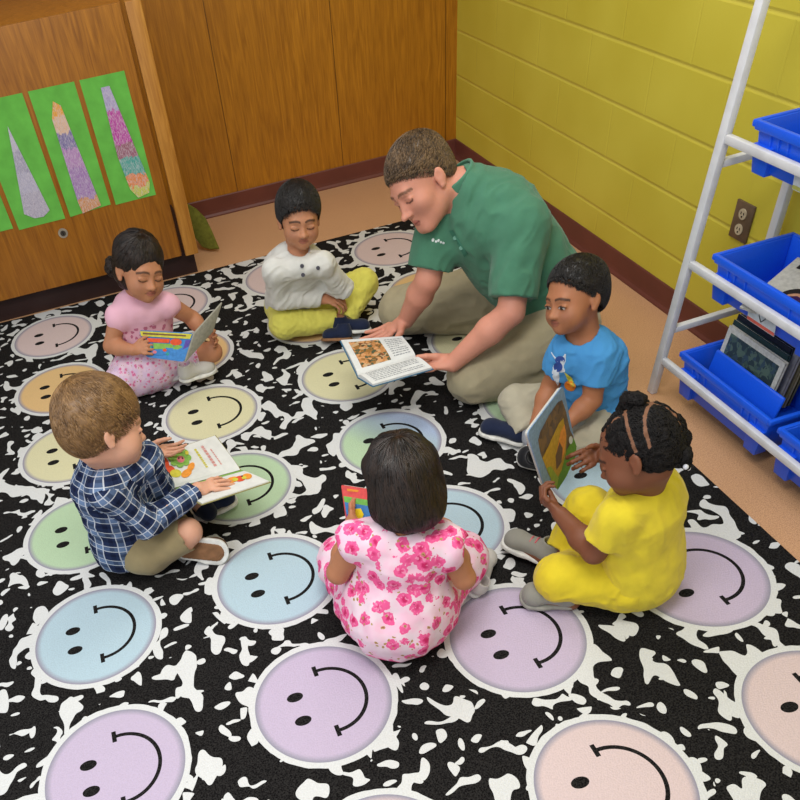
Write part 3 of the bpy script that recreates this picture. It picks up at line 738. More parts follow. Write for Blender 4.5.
# ------------------------------------------------------------ boy in the plaid shirt
j = joints(dict(pel=(130, 538, .10), neck=(104, 451, .45), shL=(146, 459, .40), shR=(105, 492, .40), hipL=(150, 520, .09), hipR=(146, 550, .09),
    elR=(148, 524, .24), wrR=(198, 489, .235), elL=(158, 485, .25), wrL=(147, 449, .26), knR=(188, 532, .13), knL=(180, 476, .14), anR=(165, 556, .06), anL=(208, 512, .06)))
H_ = Head(J(103, 425, .55), cv(.85, .16, -.50), 1.03, up=cv(-.13, .88, .46), child=True)
SK = skin('fair_skin', (214, 160, 132)); base = A(j['pel'][0], j['pel'][1], .009)
bd = body('boy with sandy hair in navy plaid shirt and khaki shorts reading an open picture book', j, H_, SK, 1.12,
    dict(lip=LIPC(190, 110, 98), brow=LIPC(150, 110, 70), scalp=lin((100, 70, 38))[:3], scalpf=lambda q: (q[:, 2]-.03)*(q[:, 1] < .05)), (1, .2, 0), base,
    [dict(wr=j['wrR'], d=(.75, .15, -.12), pn=(0, .15, -1), s=.68, side=-1, curl=(.22, .2, .25, .3), spread=.12, thumb=(.6, .7, -.1)),
     dict(wr=j['wrL'], d=(.88, -.25, -.25), pn=(0, 0, 1), s=.68, side=-1, curl=(.25, .25, .25, .3), thumb=(.8, -.25, .45), tcurl=.1)])
q = shirt_ops(j, 1.12, .012, 1., (.042, .040)); 
for sd in 'LR': e = j['el'+sd]+(j['wr'+sd]-j['el'+sd])*.93; q.add(ccap(j['el'+sd], e, .041, .032), .03)
q.add(cap(j['pel']+A(-.01, 0, -.015), j['pel']+A(0, 0, .03), .082, .09, j['shR']-j['shL'], 1.3), .03)
q.crease(.003, .02, .09, (.7, .2, .5), 1).fold(.001, .02, seed=5); neckhole(q, j, .045, H_, .014, (.02, .004, 0)); q.cut(half((0, 0, .02), (0, 0, 1)))
solid('plaid_shirt', q, .0036, m_plaid(), bd, bones=bones_of(j))
u = up_of(j); q = S(); q.add(band(j['neck']+u*.012, j['neck']+u*.046+A(.006, 0, 0), .050, .0035)); q.cut(half(j['neck']+A(.048, .012, 0), (-.9, -.2, .6)))
solid('collar', q, .0028, bpy.data.materials['navy_plaid_cotton'], bd, bones=[(j['neck']-u*.1, j['neck']+u*.1, (1, 0, 0), .05)])
KH = cloth('khaki_twill', (150, 134, 98)); q = trouser_ops(j, 1.1, (.070, .056, .05), legs=.03); q.fold(.003, .035, seed=9)
q.sub(cap(j['knR']+nrm(j['knR']-j['hipR'])*.02, j['knR']+nrm(j['knR']-j['hipR'])*.1, .06), .006); q.sub(cap(j['knL']+nrm(j['knL']-j['hipL'])*.04, j['knL']+nrm(j['knL']-j['hipL'])*.1, .06), .006)
solid('khaki_shorts', q, .0036, KH, bd)
q = shorthair(H_, .012, .056, nape=-.004, temple=.050)
hair_on('hair', H_, q, bd, HAIR_BLOND, n=11000, surf=fullcap(H_, .012), flow=crownflow((-.01, -.075, .10), (.0, .15, -.25)), steps=4, step=.0042, jit=.14, rad=.0007, lift=.0015, vary=.6)
q = S(); q.add(ccap(j['anL'], j['anL']+(j['knL']-j['anL'])*.34, .030, .032), .01); solid('sock', q, .003, SOCK_D, bd)
q = S(); q.add(ccap(j['anR'], j['anR']+(j['knR']-j['anR'])*.25, .030, .032), .01); solid('sock', q, .003, SOCK_D, bd)
shoe(bd, J(175, 548, .075), J(228, 554, .045), 1.0, flat('brown_suede', (96, 70, 50), .9), SOLE_W, up=(-.3, .75, -.1), w=1.05, outs=SOLE_B)
shoe(bd, J(196, 519, .02), J(236, 498, .02), 1.0, SHOE_NAVY, SOLE_W, up=(.05, .1, 1), laces=None)
# ------------------------------------------------------------ the man kneeling on his heels
j = joints(dict(pel=(553, 305, .24), neck=(460, 184, .685), shL=(522, 226, .585), shR=(444, 208, .60), hipL=(563, 330, .21), hipR=(520, 286, .21),
    elL=(511, 312, .37), wrL=(453, 363, .19), elR=(428, 280, .40), wrR=(406, 320, .21), knL=(474, 377, .10), knR=(402, 310, .10), anL=(568, 374, .06), anR=(545, 318, .06)))
H_ = Head(J(421, 181, .715), cv(-.62, -.76, .08), 1.08, up=cv(-.66, .60, .44), child=False)
SK = skin('ruddy_skin', (208, 142, 118)); base = A(j['pel'][0], j['pel'][1], .009)
bd = body('man in green polo shirt and khaki trousers kneeling with an open picture book', j, H_, SK, 1.1,
    dict(lip=LIPC(186, 96, 88), brow=LIPC(104, 72, 48), scalp=lin((84, 62, 42))[:3], scalpf=lambda q: (q[:, 2]-.035)*(q[:, 1] < .05)), (-1, 0, 0), base,
    [dict(wr=j['wrL'], d=cv(-.93, .02, -.30), pn=(0, .1, 1), s=1.08, side=1, curl=(.1, .12, .15, .2), spread=.05, thumb=cv(-.92, .05, .36), tcurl=-.2),
     dict(wr=j['wrR'], d=cv(-.85, -.42, -.30), pn=(0, 0, 1), s=1.05, side=-1, curl=(.1, .1, .12, .15), spread=.05, thumb=cv(-.15, -.85, .55), tcurl=0.)], grid=.0042, adult=True)
G = cloth('green_pique_cotton', (74, 124, 98)); q = shirt_ops(j, 1.1, .010, .84, (.084, .078), adult=True)
q.crease(.0045, .035, .20, (.5, .1, .6), 2).fold(.003, (.10, .10, .05), seed=4)
neckhole(q, j, .056, H_, .016, (-.02, -.015, 0)); q.sub(cap(j['neck']+A(-.05, -.035, -.03), j['neck']+A(-.10, -.07, -.09), .022, .008), .006)
solid('green_polo_shirt', q, .0048, G, bd); SH = q
u = up_of(j); q = S(); q.add(band(j['neck']-u*.012, j['neck']+u*.034, .066, .0045), .004); q.cut(half(j['neck']+A(-.062, -.045, 0), (.8, .6, .35)))
solid('collar', q, .0032, cloth('green_rib_collar', (78, 130, 104)), bd)
b = B()
for i_, (lx, ly_, w_, h_) in enumerate([(433, 240, 2.2, 4), (436, 241.5, 2, 2.6), (438.5, 240.5, 2, 3.4), (441, 242.2, 2, 2.4), (443.5, 243, 2, 2.4)]):
    V, F = decal(SH, el_(lx, ly_, w_*.62, h_*.5, 20, 8), .50, .0015, 2); b.add(V, F)
b.build('embroidered_logo', flat('white_thread', (206, 214, 210), .7), bd)
b = B(); V, F = decal(SH, [(449, 231), (453, 230), (468, 254), (464, 257)], .50, .0022, 5); b.add(V, F); b.build('button_placket', flat('placket_green', (58, 112, 90), .85), bd)
for bx, by in ((455, 238), (461, 248)):
    p = pin(SH, bx, by, .50); B().disc(p+nrm(A(0, 0, CS)-p)*.003, .0065, nrm(A(0, 0, CS)-p), 14, .002).build('button', flat('green_button', (92, 140, 120), .4, .4), bd)
KT = cloth('khaki_chino', (168, 156, 126)); q = trouser_ops(j, 1.1, (.118, .094, .066), adult=True, legs=.98); q.crease(.004, .04, .16, (.9, .2, .2), 11).fold(.003, .05, seed=8)
solid('khaki_trousers', q, .005, KT, bd)
q = shorthair(H_, .007, .068, nape=.018, temple=.050)
hair_on('hair', H_, q, bd, HAIR_MAN, n=12000, surf=fullcap(H_, .007), flow=crownflow((0, -.06, .10), (0, .5, .0)), steps=3, step=.0045, jit=.22, rad=.0007, lift=.003)
for kk, (hl, te) in {'L': (J(578, 368, .10), J(606, 360, .03)), 'R': (J(556, 316, .10), J(590, 305, .03))}.items():
    shoe(bd, j['an'+kk]+A(.02, 0, .02), j['an'+kk]+A(.24, .02, -.035), 1.25, SHOE_BLACK, SOLE_B, up=(-.2, 0, -1))
# ------------------------------------------------------------ girl in the yellow outfit
j = joints(dict(pel=(640, 570, .10), neck=(643, 482, .40), shL=(619, 516, .365), shR=(656, 486, .365), hipL=(622, 582, .09), hipR=(638, 555, .10),
    elL=(594, 552, .24), wrL=(560, 514, .24), elR=(620, 474, .30), wrR=(603, 451, .27), knL=(560, 578, .10), knR=(588, 510, .15), anL=(590, 560, .05), anR=(560, 560, .05)))
H_ = Head(J(637, 451, .52), cv(-.72, -.20, -.62), .86, up=cv(.02, .86, .50), child=True)
SK = skin('deep_brown_skin', (122, 74, 50)); base = A(j['pel'][0], j['pel'][1], .009)
bd = body('girl with parted coily hair in plain yellow shirt and trousers holding a big picture book', j, H_, SK, 1.1,
    dict(lip=LIPC(130, 70, 60), brow=LIPC(30, 20, 16), flush=None, scalp=lin((20, 14, 12))[:3], scalpf=lambda q: (q[:, 2]-.03)*(q[:, 1] < .045)), (-1, .2, 0), base,
    [dict(wr=j['wrL'], d=(-.30, .75, .25), pn=(.5, .3, .3), s=.70, side=1, curl=(.75, .8, .85, .9), spread=.06, thumb=(-.1, .6, .8), tcurl=.3),
     dict(wr=j['wrR'], d=cv(-.78, -.35, .2), pn=cv(-.5, -.3, -.8), s=.70, side=-1, curl=(.7, .75, .8, .85), spread=.06, thumb=(-.4, -.4, .7), tcurl=.3)],
    feet={'R': (J(556, 563, .04), J(515, 543, .035)), 'L': (J(570, 600, .03), J(535, 597, .03))})
Y = cloth('yellow_jersey', (226, 204, 52)); q = shirt_ops(j, 1.1, .012, .62, (.043, .048))
q.add(cap(j['pel']+A(.01, -.01, -.01), j['pel']+A(0, 0, .05), .086, .088, j['shR']-j['shL'], 1.3), .03)
q.crease(.0025, .025, .10, (-.3, .2, .9), 21).fold(.001, .02, seed=5); neckhole(q, j, .050, H_, .004, (-.012, .006, 0)); solid('yellow_shirt', q, .0036, Y, bd)
q = trouser_ops(j, 1.1, (.072, .066, .052), legs=.85); q.crease(.003, .022, .09, (.8, .3, .3), 31).fold(.001, .02, seed=7); solid('yellow_trousers', q, .0036, cloth('yellow_trouser_jersey', (222, 198, 46)), bd)
# hair: sections of coils between pale partings, two low puffs and a top knot
q = S(); t = .010
q.add(H_.E((0, -.022, .036), (.082, .098, .086)), .02); q.add(H_.E((0, -.05, -.015), (.066, .058, .055)), .03)
q.sub(H_.E((0, .105, -.004), (.070, .070, .062)), .01); q.sub(H_.E((.075, .060, -.045), (.032, .056, .058)), .01); q.sub(H_.E((-.075, .060, -.045), (.032, .056, .058)), .01)
for x in (-1, 1): q.sub(H_.E((x*.090, -.006, -.022), (.026, .024, .036)), .006)
q.cut(half(H_.w(0, 0, -.058), H_.R@A(0, -.3, 1)), .008)
q.fold(.003, .009, seed=3)
def partmask(p):
    x, y, z = p.T; a = np.abs(y+.012+.1*np.abs(x)) < .0040; b_ = (np.abs(x) < .0040)*(y < -.012); c_ = (np.abs(np.abs(x)-.036-.12*(y+.01)) < .0038)*(y > -.012); d_ = (np.abs(y+.075-.25*np.abs(x)) < .0038)*(y < -.012)
    return (a | b_ | c_ | d_) & (z > .015)
hair_on('hair', H_, q, bd, HAIR_COIL, partf=partmask, n=6500, flow=crownflow((0, -.0, .14)), steps=5, step=.0035, jit=.9, rad=.0010, lift=.003, curl=1.)
def puff(name, pts, r, n=900, seed=1):
    q = S()
    for (a, b2), (ra, rb) in zip(zip(pts[:-1], pts[1:]), zip(r[:-1], r[1:])): q.add(H_.C(a, b2, ra, rb), .01)
    q.fold(.004, .011, seed=seed); return hair_on(name, H_, q, bd, HAIR_COIL, n=n, flow=lambda p: np.tile(A(.2, -.5, -.8), (len(p), 1)), steps=5, step=.004, jit=.9, rad=.001, lift=.004, curl=1.2)
puff('top_knot', [(0, -.015, .115), (-.006, -.030, .136), (-.012, -.052, .130)], (.012, .018, .014))
puff('top_knot', [(.03, .01, .112), (.024, -.012, .130)], (.012, .015))
puff('twist', [(.030, -.085, .06), (.040, -.104, .035), (.042, -.108, -.01), (.040, -.104, -.05)], (.010, .013, .012, .007), seed=4)
puff('twist', [(.06, -.08, -.02), (.060, -.09, -.05), (.055, -.088, -.075)], (.011, .013, .008), seed=6)
puff('twist', [(0, -.10, -.02), (0, -.106, -.05), (0, -.102, -.075)], (.011, .013, .008), seed=8)
BEAD = flat('clear_bead', (206, 206, 214), .2, .6)
for k_, p in enumerate([(.092, .028, -.012), (.055, -.090, -.082), (.0, -.103, -.082), (.03, -.098, -.074), (.038, -.104, -.062), (-.02, -.104, -.072), (.072, -.055, -.052)]):
    b = bmesh.new(); bmesh.ops.create_uvsphere(b, u_segments=14, v_segments=8, radius=.0062); me = bpy.data.meshes.new('hair_bead'); b.to_mesh(me); b.free(); me.polygons.foreach_set('use_smooth', [True]*len(me.polygons))
    o = link('hair_bead', me, BEAD, bd); o.location = tuple(H_.w(*p)-A(*bd['_o']))
shoe(bd, J(558, 566, .02), J(503, 540, .035), 1.0, SHOE_GREY, SOLE_W, up=(.05, .25, 1), laces=PINKT)
shoe(bd, J(578, 600, .028), J(520, 597, .025), .95, SHOE_GREY, SOLE_G, up=(-.1, -.2, 1))
# ------------------------------------------------------------ girl in the floral dress, seen from behind
j = joints(dict(pel=(398, 612, .10), neck=(402, 528, .39), shL=(357, 540, .355), shR=(447, 545, .355), hipL=(370, 606, .09), hipR=(426, 606, .09),
    elL=(338, 573, .25), elR=(464, 578, .25), wrL=(352, 522, .20), wrR=(446, 526, .20), knL=(347, 562, .10), knR=(458, 560, .10), anL=(425, 555, .05), anR=(385, 550, .05)))
H_ = Head(J(402, 482, .49), (-.05, .86, -.42), .95, child=True)
SK = skin('warm_tan_skin', (176, 118, 84)); base = A(j['pel'][0], j['pel'][1], .009)
bd = body('toddler in sleeveless pink floral dress sitting with her back turned', j, H_, SK, 1.05,
    dict(lip=LIPC(170, 90, 80), brow=LIPC(40, 26, 20), scalp=lin((20, 14, 10))[:3], scalpf=lambda q: (q[:, 2]-.02)*(q[:, 1] < .05)), (0, 1, 0), base,
    [dict(wr=j['wrL'], d=(.25, .9, .1), pn=(.9, -.1, 0), s=.60, side=1, curl=(.5, .5, .6, .6), thumb=(.2, .6, .8)), dict(wr=j['wrR'], d=(-.25, .9, .1), pn=(-.9, -.1, 0), s=.60, side=-1, curl=(.5, .5, .6, .6), thumb=(-.2, .6, .8))])
FL = m_floral('pink_floral_cotton', (232, 206, 216), (196, 40, 96), (232, 92, 146), (240, 168, 196), 27, dens=.50)
q = shirt_ops(j, 1.05, .012, None); ax = nrm(j['shR']-j['shL'])
q.add(cap(j['shL']+A(0, 0, .0), j['shR'], .050), .03)
q.add(cap(j['pel']+A(0, -.02, .02), j['pel']+A(0, .08, .02), .125, .12, ax, 1.16), .06)
for sd in 'LR': q.add(cap(j['hip'+sd], j['kn'+sd], .070, .078), .05); q.add(cap(j['kn'+sd], (j['knL']+j['knR'])/2+A(0, .03, -.02), .07, .06), .05)
q.fold(.006, (.028, .028, .10), seed=13).fold(.003, .03, seed=2); neckhole(q, j, .046, H_, .010)
for sd in 'LR': q.sub(cap(j['sh'+sd]+ax*(.028 if sd == 'R' else -.028)+A(0, 0, -.005), j['el'+sd], .036, .034), .008)
solid('floral_dress', q, .0038, FL, bd)
z0 = j['neck']-up_of(j)*.03; zb = B()
q = S(); q.add(H_.E((0, -.020, .034), (.091, .110, .098)), .02); q.add(H_.E((0, -.045, -.040), (.084, .078, .080)), .03); q.add(H_.E((.045, .0, -.045), (.046, .060, .06)), .03); q.add(H_.E((-.045, .0, -.045), (.046, .060, .06)), .03)
q.sub(H_.E((0, .110, -.015), (.066, .075, .085)), .015); q.cut(half(H_.w(0, 0, -.098), H_.R@A(0, -.35, 1)), .02); q.fold(.004, (.02, .02, .05), seed=3)
hair_on('hair', H_, q, bd, HAIR_DK, n=10000, flow=crownflow((0, -.05, .13), (0, 0, -.45)), steps=7, step=.010, jit=.16, rad=.0008, lift=.003)
HL = solid('sock', S().add(cap(J(480, 578, .03), J(484, 566, .03), .026), .01), .003, SOCK_W, bd)
shoe(bd, J(470, 596, .02), J(487, 553, .02), .8, SHOE_WHITE, SOLE_W, up=(.6, -.1, .8))
# ------------------------------------------------------------ toddler in the pink dress
j = joints(dict(pel=(148, 362, .09), neck=(138, 292, .38), shL=(166, 303, .335), shR=(119, 315, .335), hipL=(165, 362, .08), hipR=(140, 372, .08),
    elR=(111, 346, .23), wrR=(133, 350, .235), elL=(192, 318, .23), wrL=(203, 331, .19), knL=(212, 352, .12), knR=(122, 384, .08), anL=(170, 368, .05), anR=(176, 374, .06)))
H_ = Head(J(140, 268, .485), cv(.56, -.52, .54), .98, up=cv(.12, .82, .55), child=True)
SK = skin('tan_skin', (182, 124, 90)); base = A(j['pel'][0], j['pel'][1], .009)
bd = body('toddler in pale pink dress holding a colourful board book by the cabinet', j, H_, SK, 1.05,
    dict(lip=LIPC(190, 104, 94), brow=LIPC(60, 40, 30), scalp=lin((26, 18, 14))[:3], scalpf=lambda q: (q[:, 2]-.03)*(q[:, 1] < .05)), (0, -1, 0), base,
    [dict(wr=j['wrR'], d=(.95, -.25, .05), pn=(.1, .6, -.6), s=.62, side=1, curl=(.5, .5, .6, .6), thumb=(.7, .1, .6)), dict(wr=j['wrL'], d=(.55, -.7, -.1), pn=(-.6, -.5, .2), s=.62, side=1, curl=(.5, .5, .6, .6), thumb=(-.1, -.6, .7))])
PK = Mat('pale_pink_jersey', .85, .15); d, cc = PK.voro(44, PK.warp(70, .01)); L0 = J(152, 318, .27)-base
PK.color(PK.mix(((d-.0).abs().lt(.36))*PK.noise(13, 2).gt(.42)*PK.z.gt(.17)*PK.z.lt(.275)*(PK.y.lt(-.02)), (228, 176, 192), (190, 110, 138))); PK = PK.m
q = shirt_ops(j, 1.05, .012, None); ax = nrm(j['shR']-j['shL'])
for sd in 'LR': q.add(ell(j['sh'+sd]+(j['el'+sd]-j['sh'+sd])*.14, (.042, .042, .042)), .02)
q.fold(.004, (.03, .03, .05), seed=13); neckhole(q, j, .046, H_, .006, (.012, -.014, 0)); q.cut(half(j['pel']+A(0, 0, .05), (0, 0, 1)))
solid('dress_bodice', q, .0038, PK, bd)
FL2 = m_floral('pink_flower_print', (226, 196, 212), (204, 96, 140), (222, 140, 176), (196, 170, 206), 52, olive=True, dens=.36)
q = S(); q.add(cap(j['pel']+A(0, 0, .06), j['pel']+A(.0, -.03, .02), .098, .125, ax, 1.15), .04)
for sd in 'LR': q.add(cap(j['hip'+sd], j['hip'+sd]+(j['kn'+sd]-j['hip'+sd])*(.55 if sd == 'L' else 1.0), .068, .066), .05)
q.fold(.006, (.025, .025, .08), seed=17); solid('flower_print_skirt', q, .0038, FL2, bd)
q = S(); q.add(H_.E((0, -.020, .034), (.087, .106, .094)), .02); q.add(H_.E((0, -.045, -.030), (.076, .070, .070)), .03)
q.sub(H_.E((0, .112, -.010), (.068, .075, .066)), .010)
for x in (-1, 1): q.sub(H_.E((x*.090, .010, -.030), (.028, .030, .040)), .006); q.sub(H_.E((x*.072, .066, -.050), (.030, .052, .060)), .008)
q.cut(half(H_.w(0, 0, -.080), H_.R@A(0, -.25, 1)), .01)
q.fold(.003, .018, seed=3)
hair_on('hair', H_, q, bd, HAIR_DK, n=8000, flow=crownflow((0, .0, .13), (0, -.4, -.3)), steps=6, step=.009, jit=.14, rad=.0008, lift=.003)
q = S(); q.add(H_.E((.050, -.112, -.030), (.030, .030, .032)), .01); q.fold(.005, .012, seed=2)
hair_on('hair_bun', H_, q, bd, HAIR_DK, n=900, flow=lambda p: np.cross(p-A(.05, -.112, -.03), A(0, 1, .2)), steps=6, step=.006, jit=.3, rad=.0011, lift=.005)
for a_, k_ in (('anL', 'knL'), ('anR', 'knR')):
    solid('sock', S().add(ccap(j[a_], j[a_]+(j[k_]-j[a_])*.20, .028, .031), .01).fold(.002, .01), .0028, SOCK_W, bd)
shoe(bd, J(180, 381, .055), J(216, 368, .055), .95, SHOE_WHITE, SOLE_W, up=(.1, 0, 1), laces=LACE)
shoe(bd, J(166, 385, .018), J(131, 395, .018), .85, SHOE_WHITE, SOLE_W, up=(0, .1, 1), laces=LACE)
# ------------------------------------------------------------ boy in the white shirt
j = joints(dict(pel=(293, 304, .10), neck=(297, 249, .40), shL=(323, 264, .35), shR=(274, 271, .345), hipL=(313, 304, .09), hipR=(283, 306, .09),
    elR=(279, 300, .20), wrR=(324, 299, .17), elL=(343, 288, .21), wrL=(318, 284, .22), knL=(364, 283, .15), knR=(284, 324, .09), anL=(344, 322, .055), anR=(340, 320, .06)))
H_ = Head(J(299, 217, .51), cv(.16, -.58, .62), .93, up=cv(-.04, .76, .62), child=True)
SK = skin('light_tan_skin', (186, 128, 94)); base = A(j['pel'][0], j['pel'][1], .009)
bd = body('boy with short black hair in white buttoned shirt and yellow trousers sitting with arms folded', j, H_, SK, 1.08,
    dict(lip=LIPC(180, 100, 88), brow=LIPC(40, 28, 22), scalp=lin((18, 14, 12))[:3], scalpf=lambda q: (q[:, 2]-.03)*(q[:, 1] < .05)), (0, -1, 0), base,
    [dict(wr=j['wrR'], d=(.8, -.45, -.2), pn=(-.2, .3, -.8), s=.66, side=1, curl=(.6, .6, .65, .7), thumb=(.6, .1, .5)), dict(wr=j['wrL'], d=(-.9, -.25, -.1), pn=(0, .9, .1), s=.66, side=1, curl=(.8, .85, .9, .95), spread=.04, thumb=(-.5, .2, .7))])
WS = cloth('white_knit_cotton', (214, 212, 204)); q = shirt_ops(j, 1.08, .012, 1., (.041, .040))
for sd in 'LR': q.add(ccap(j['el'+sd], j['el'+sd]+(j['wr'+sd]-j['el'+sd])*.92, .040, .031), .03)
ax = nrm(j['shR']-j['shL']); q.add(cap(j['pel'], j['pel']+A(0, 0, .04), .080, .080, ax, 1.25), .03)
q.crease(.0025, .022, .09, (.6, -.2, .5), 41).fold(.0015, .03, seed=5); neckhole(q, j, .042, H_, .016, (.004, -.008, 0)); solid('white_shirt', q, .0036, WS, bd)
fd = nrm(A(.12, -1, .12)); BTN = flat('dark_button', (52, 48, 58), .4, .5)
for px, py, z in ((302, 266, .33), (303, 275, .29), (318, 268, .31)):
    p = pin(q, px, py, z); d_ = nrm(A(0, 0, CS)-p)
    B().disc(p+d_*.002, .0075, d_, 14, .0025).build('button', BTN, bd, loc=None)
YT = cloth('lemon_twill', (220, 212, 98)); q = trouser_ops(j, 1.08, (.070, .060, .044), legs=.92); q.crease(.0025, .02, .08, (.3, .9, .2), 61).fold(.0015, .015, seed=3); solid('yellow_trousers', q, .0036, YT, bd)
q = shorthair(H_, .011, .052, nape=.008)
hair_on('hair', H_, q, bd, HAIR_BLACK, n=10000, surf=fullcap(H_, .011), flow=crownflow((0, -.05, .12), (0, .3, -.1)), steps=4, step=.0040, jit=.15, rad=.0007, lift=.003)
shoe(bd, J(333, 333, .03), J(371, 330, .025), .92, SHOE_NAVY, SOLE_W, up=(0, .3, 1)); shoe(bd, J(352, 340, .02), J(322, 341, .018), .92, SHOE_NAVY, SOLE_B, up=(0, .6, 1))
# ------------------------------------------------------------ boy in the blue shirt
j = joints(dict(pel=(590, 408, .10), neck=(585, 334, .40), shL=(598, 356, .355), shR=(567, 350, .355), hipL=(595, 415, .09), hipR=(578, 402, .09),
    elL=(592, 400, .22), wrL=(566, 424, .17), elR=(551, 385, .22), wrR=(536, 424, .13), knR=(516, 402, .11), knL=(598, 436, .09), anR=(532, 440, .05), anL=(545, 450, .05)))
H_ = Head(J(575, 297, .52), cv(-.84, -.34, .32), .89, up=cv(-.16, .88, .40), child=True, eyes='open')
SK = skin('brown_tan_skin', (168, 110, 76)); base = A(j['pel'][0], j['pel'][1], .009)
bd = body('boy with cropped black hair in blue printed T-shirt sitting cross legged beside the man', j, H_, SK, 1.08,
    dict(lip=LIPC(166, 92, 80), brow=LIPC(40, 26, 20), scalp=lin((16, 12, 10))[:3], scalpf=lambda q: (q[:, 2]-.03)*(q[:, 1] < .05)), (-1, 0, 0), base,
    [dict(wr=j['wrL'], d=(-.75, -.3, -.5), pn=(-.2, .2, -.9), s=.66, side=1, curl=(.3, .3, .35, .4), thumb=(-.7, .5, 0)), dict(wr=j['wrR'], d=(-.35, -.55, -.75), pn=(.3, -.2, -.5), s=.66, side=-1, curl=(.3, .3, .35, .4), thumb=(-.3, -.9, 0))])
BS = Mat('sky_blue_jersey', .85, .15); q = shirt_ops(j, 1.08, .012, .60, (.041, .046))
q.add(cap(j['pel'], j['pel']+A(0, 0, .04), .082, .082, j['shR']-j['shL'], 1.3), .03)
q.crease(.003, .025, .10, (.5, .3, .6), 71).fold(.001, .02, seed=5); neckhole(q, j, .046, H_, .008, (-.016, -.004, 0))
BS.color((76, 148, 206)); BS.bump(BS.noise(900, 2), .0004); solid('blue_tshirt', q, .0036, BS.m, bd); shirt_blue = q
PW, PB, PO, PYG = flat('print_white', (206, 214, 222), .8), flat('print_blue', (52, 78, 150), .8), flat('print_orange', (226, 130, 40), .8), flat('print_yellow', (196, 190, 70), .8)
b = dprint(q, [([(551, 352), (566, 354), (565, 372), (552, 374)], 0), (el_(560, 360, 5, 4), 1), (el_(555, 382, 4, 12, 10), 0), (el_(558, 367, 4.5, 5), 1), ([(564, 372), (572, 378), (576, 388), (570, 386)], 3), (el_(570, 386, 6, 5, 30), 2), (el_(553, 390, 2.5, 5), 1)], 'shirt_print', bd, .25)
b.build('shirt_print', [PW, PB, PO, PYG], bd)
TG = cloth('stone_twill', (176, 168, 146)); q = trouser_ops(j, 1.08, (.070, .058, .046), legs=.80); q.crease(.0025, .025, .09, (.9, .3, .1), 81).fold(.0015, .02, seed=7); solid('stone_trousers', q, .0036, TG, bd)
q = shorthair(H_, .007, .052, nape=.018, temple=.022)
hair_on('hair', H_, q, bd, HAIR_BLACK, n=9000, surf=fullcap(H_, .007), flow=crownflow((0, -.05, .12), (0, .2, 0)), steps=4, step=.003, jit=.3, rad=.0007, lift=.003)
solid('sock', S().add(ccap(j['anR'], j['anR']+(j['knR']-j['anR'])*.3, .030, .033), .01), .003, SOCK_G, bd)
shoe(bd, J(528, 444, .02), J(480, 430, .02), 1.0, SHOE_NAVY, SOLE_W, up=(.1, .1, 1)); shoe(bd, J(548, 462, .03), J(518, 455, .03), .95, SHOE_BLACK, SOLE_W, up=(.3, -.9, .4))
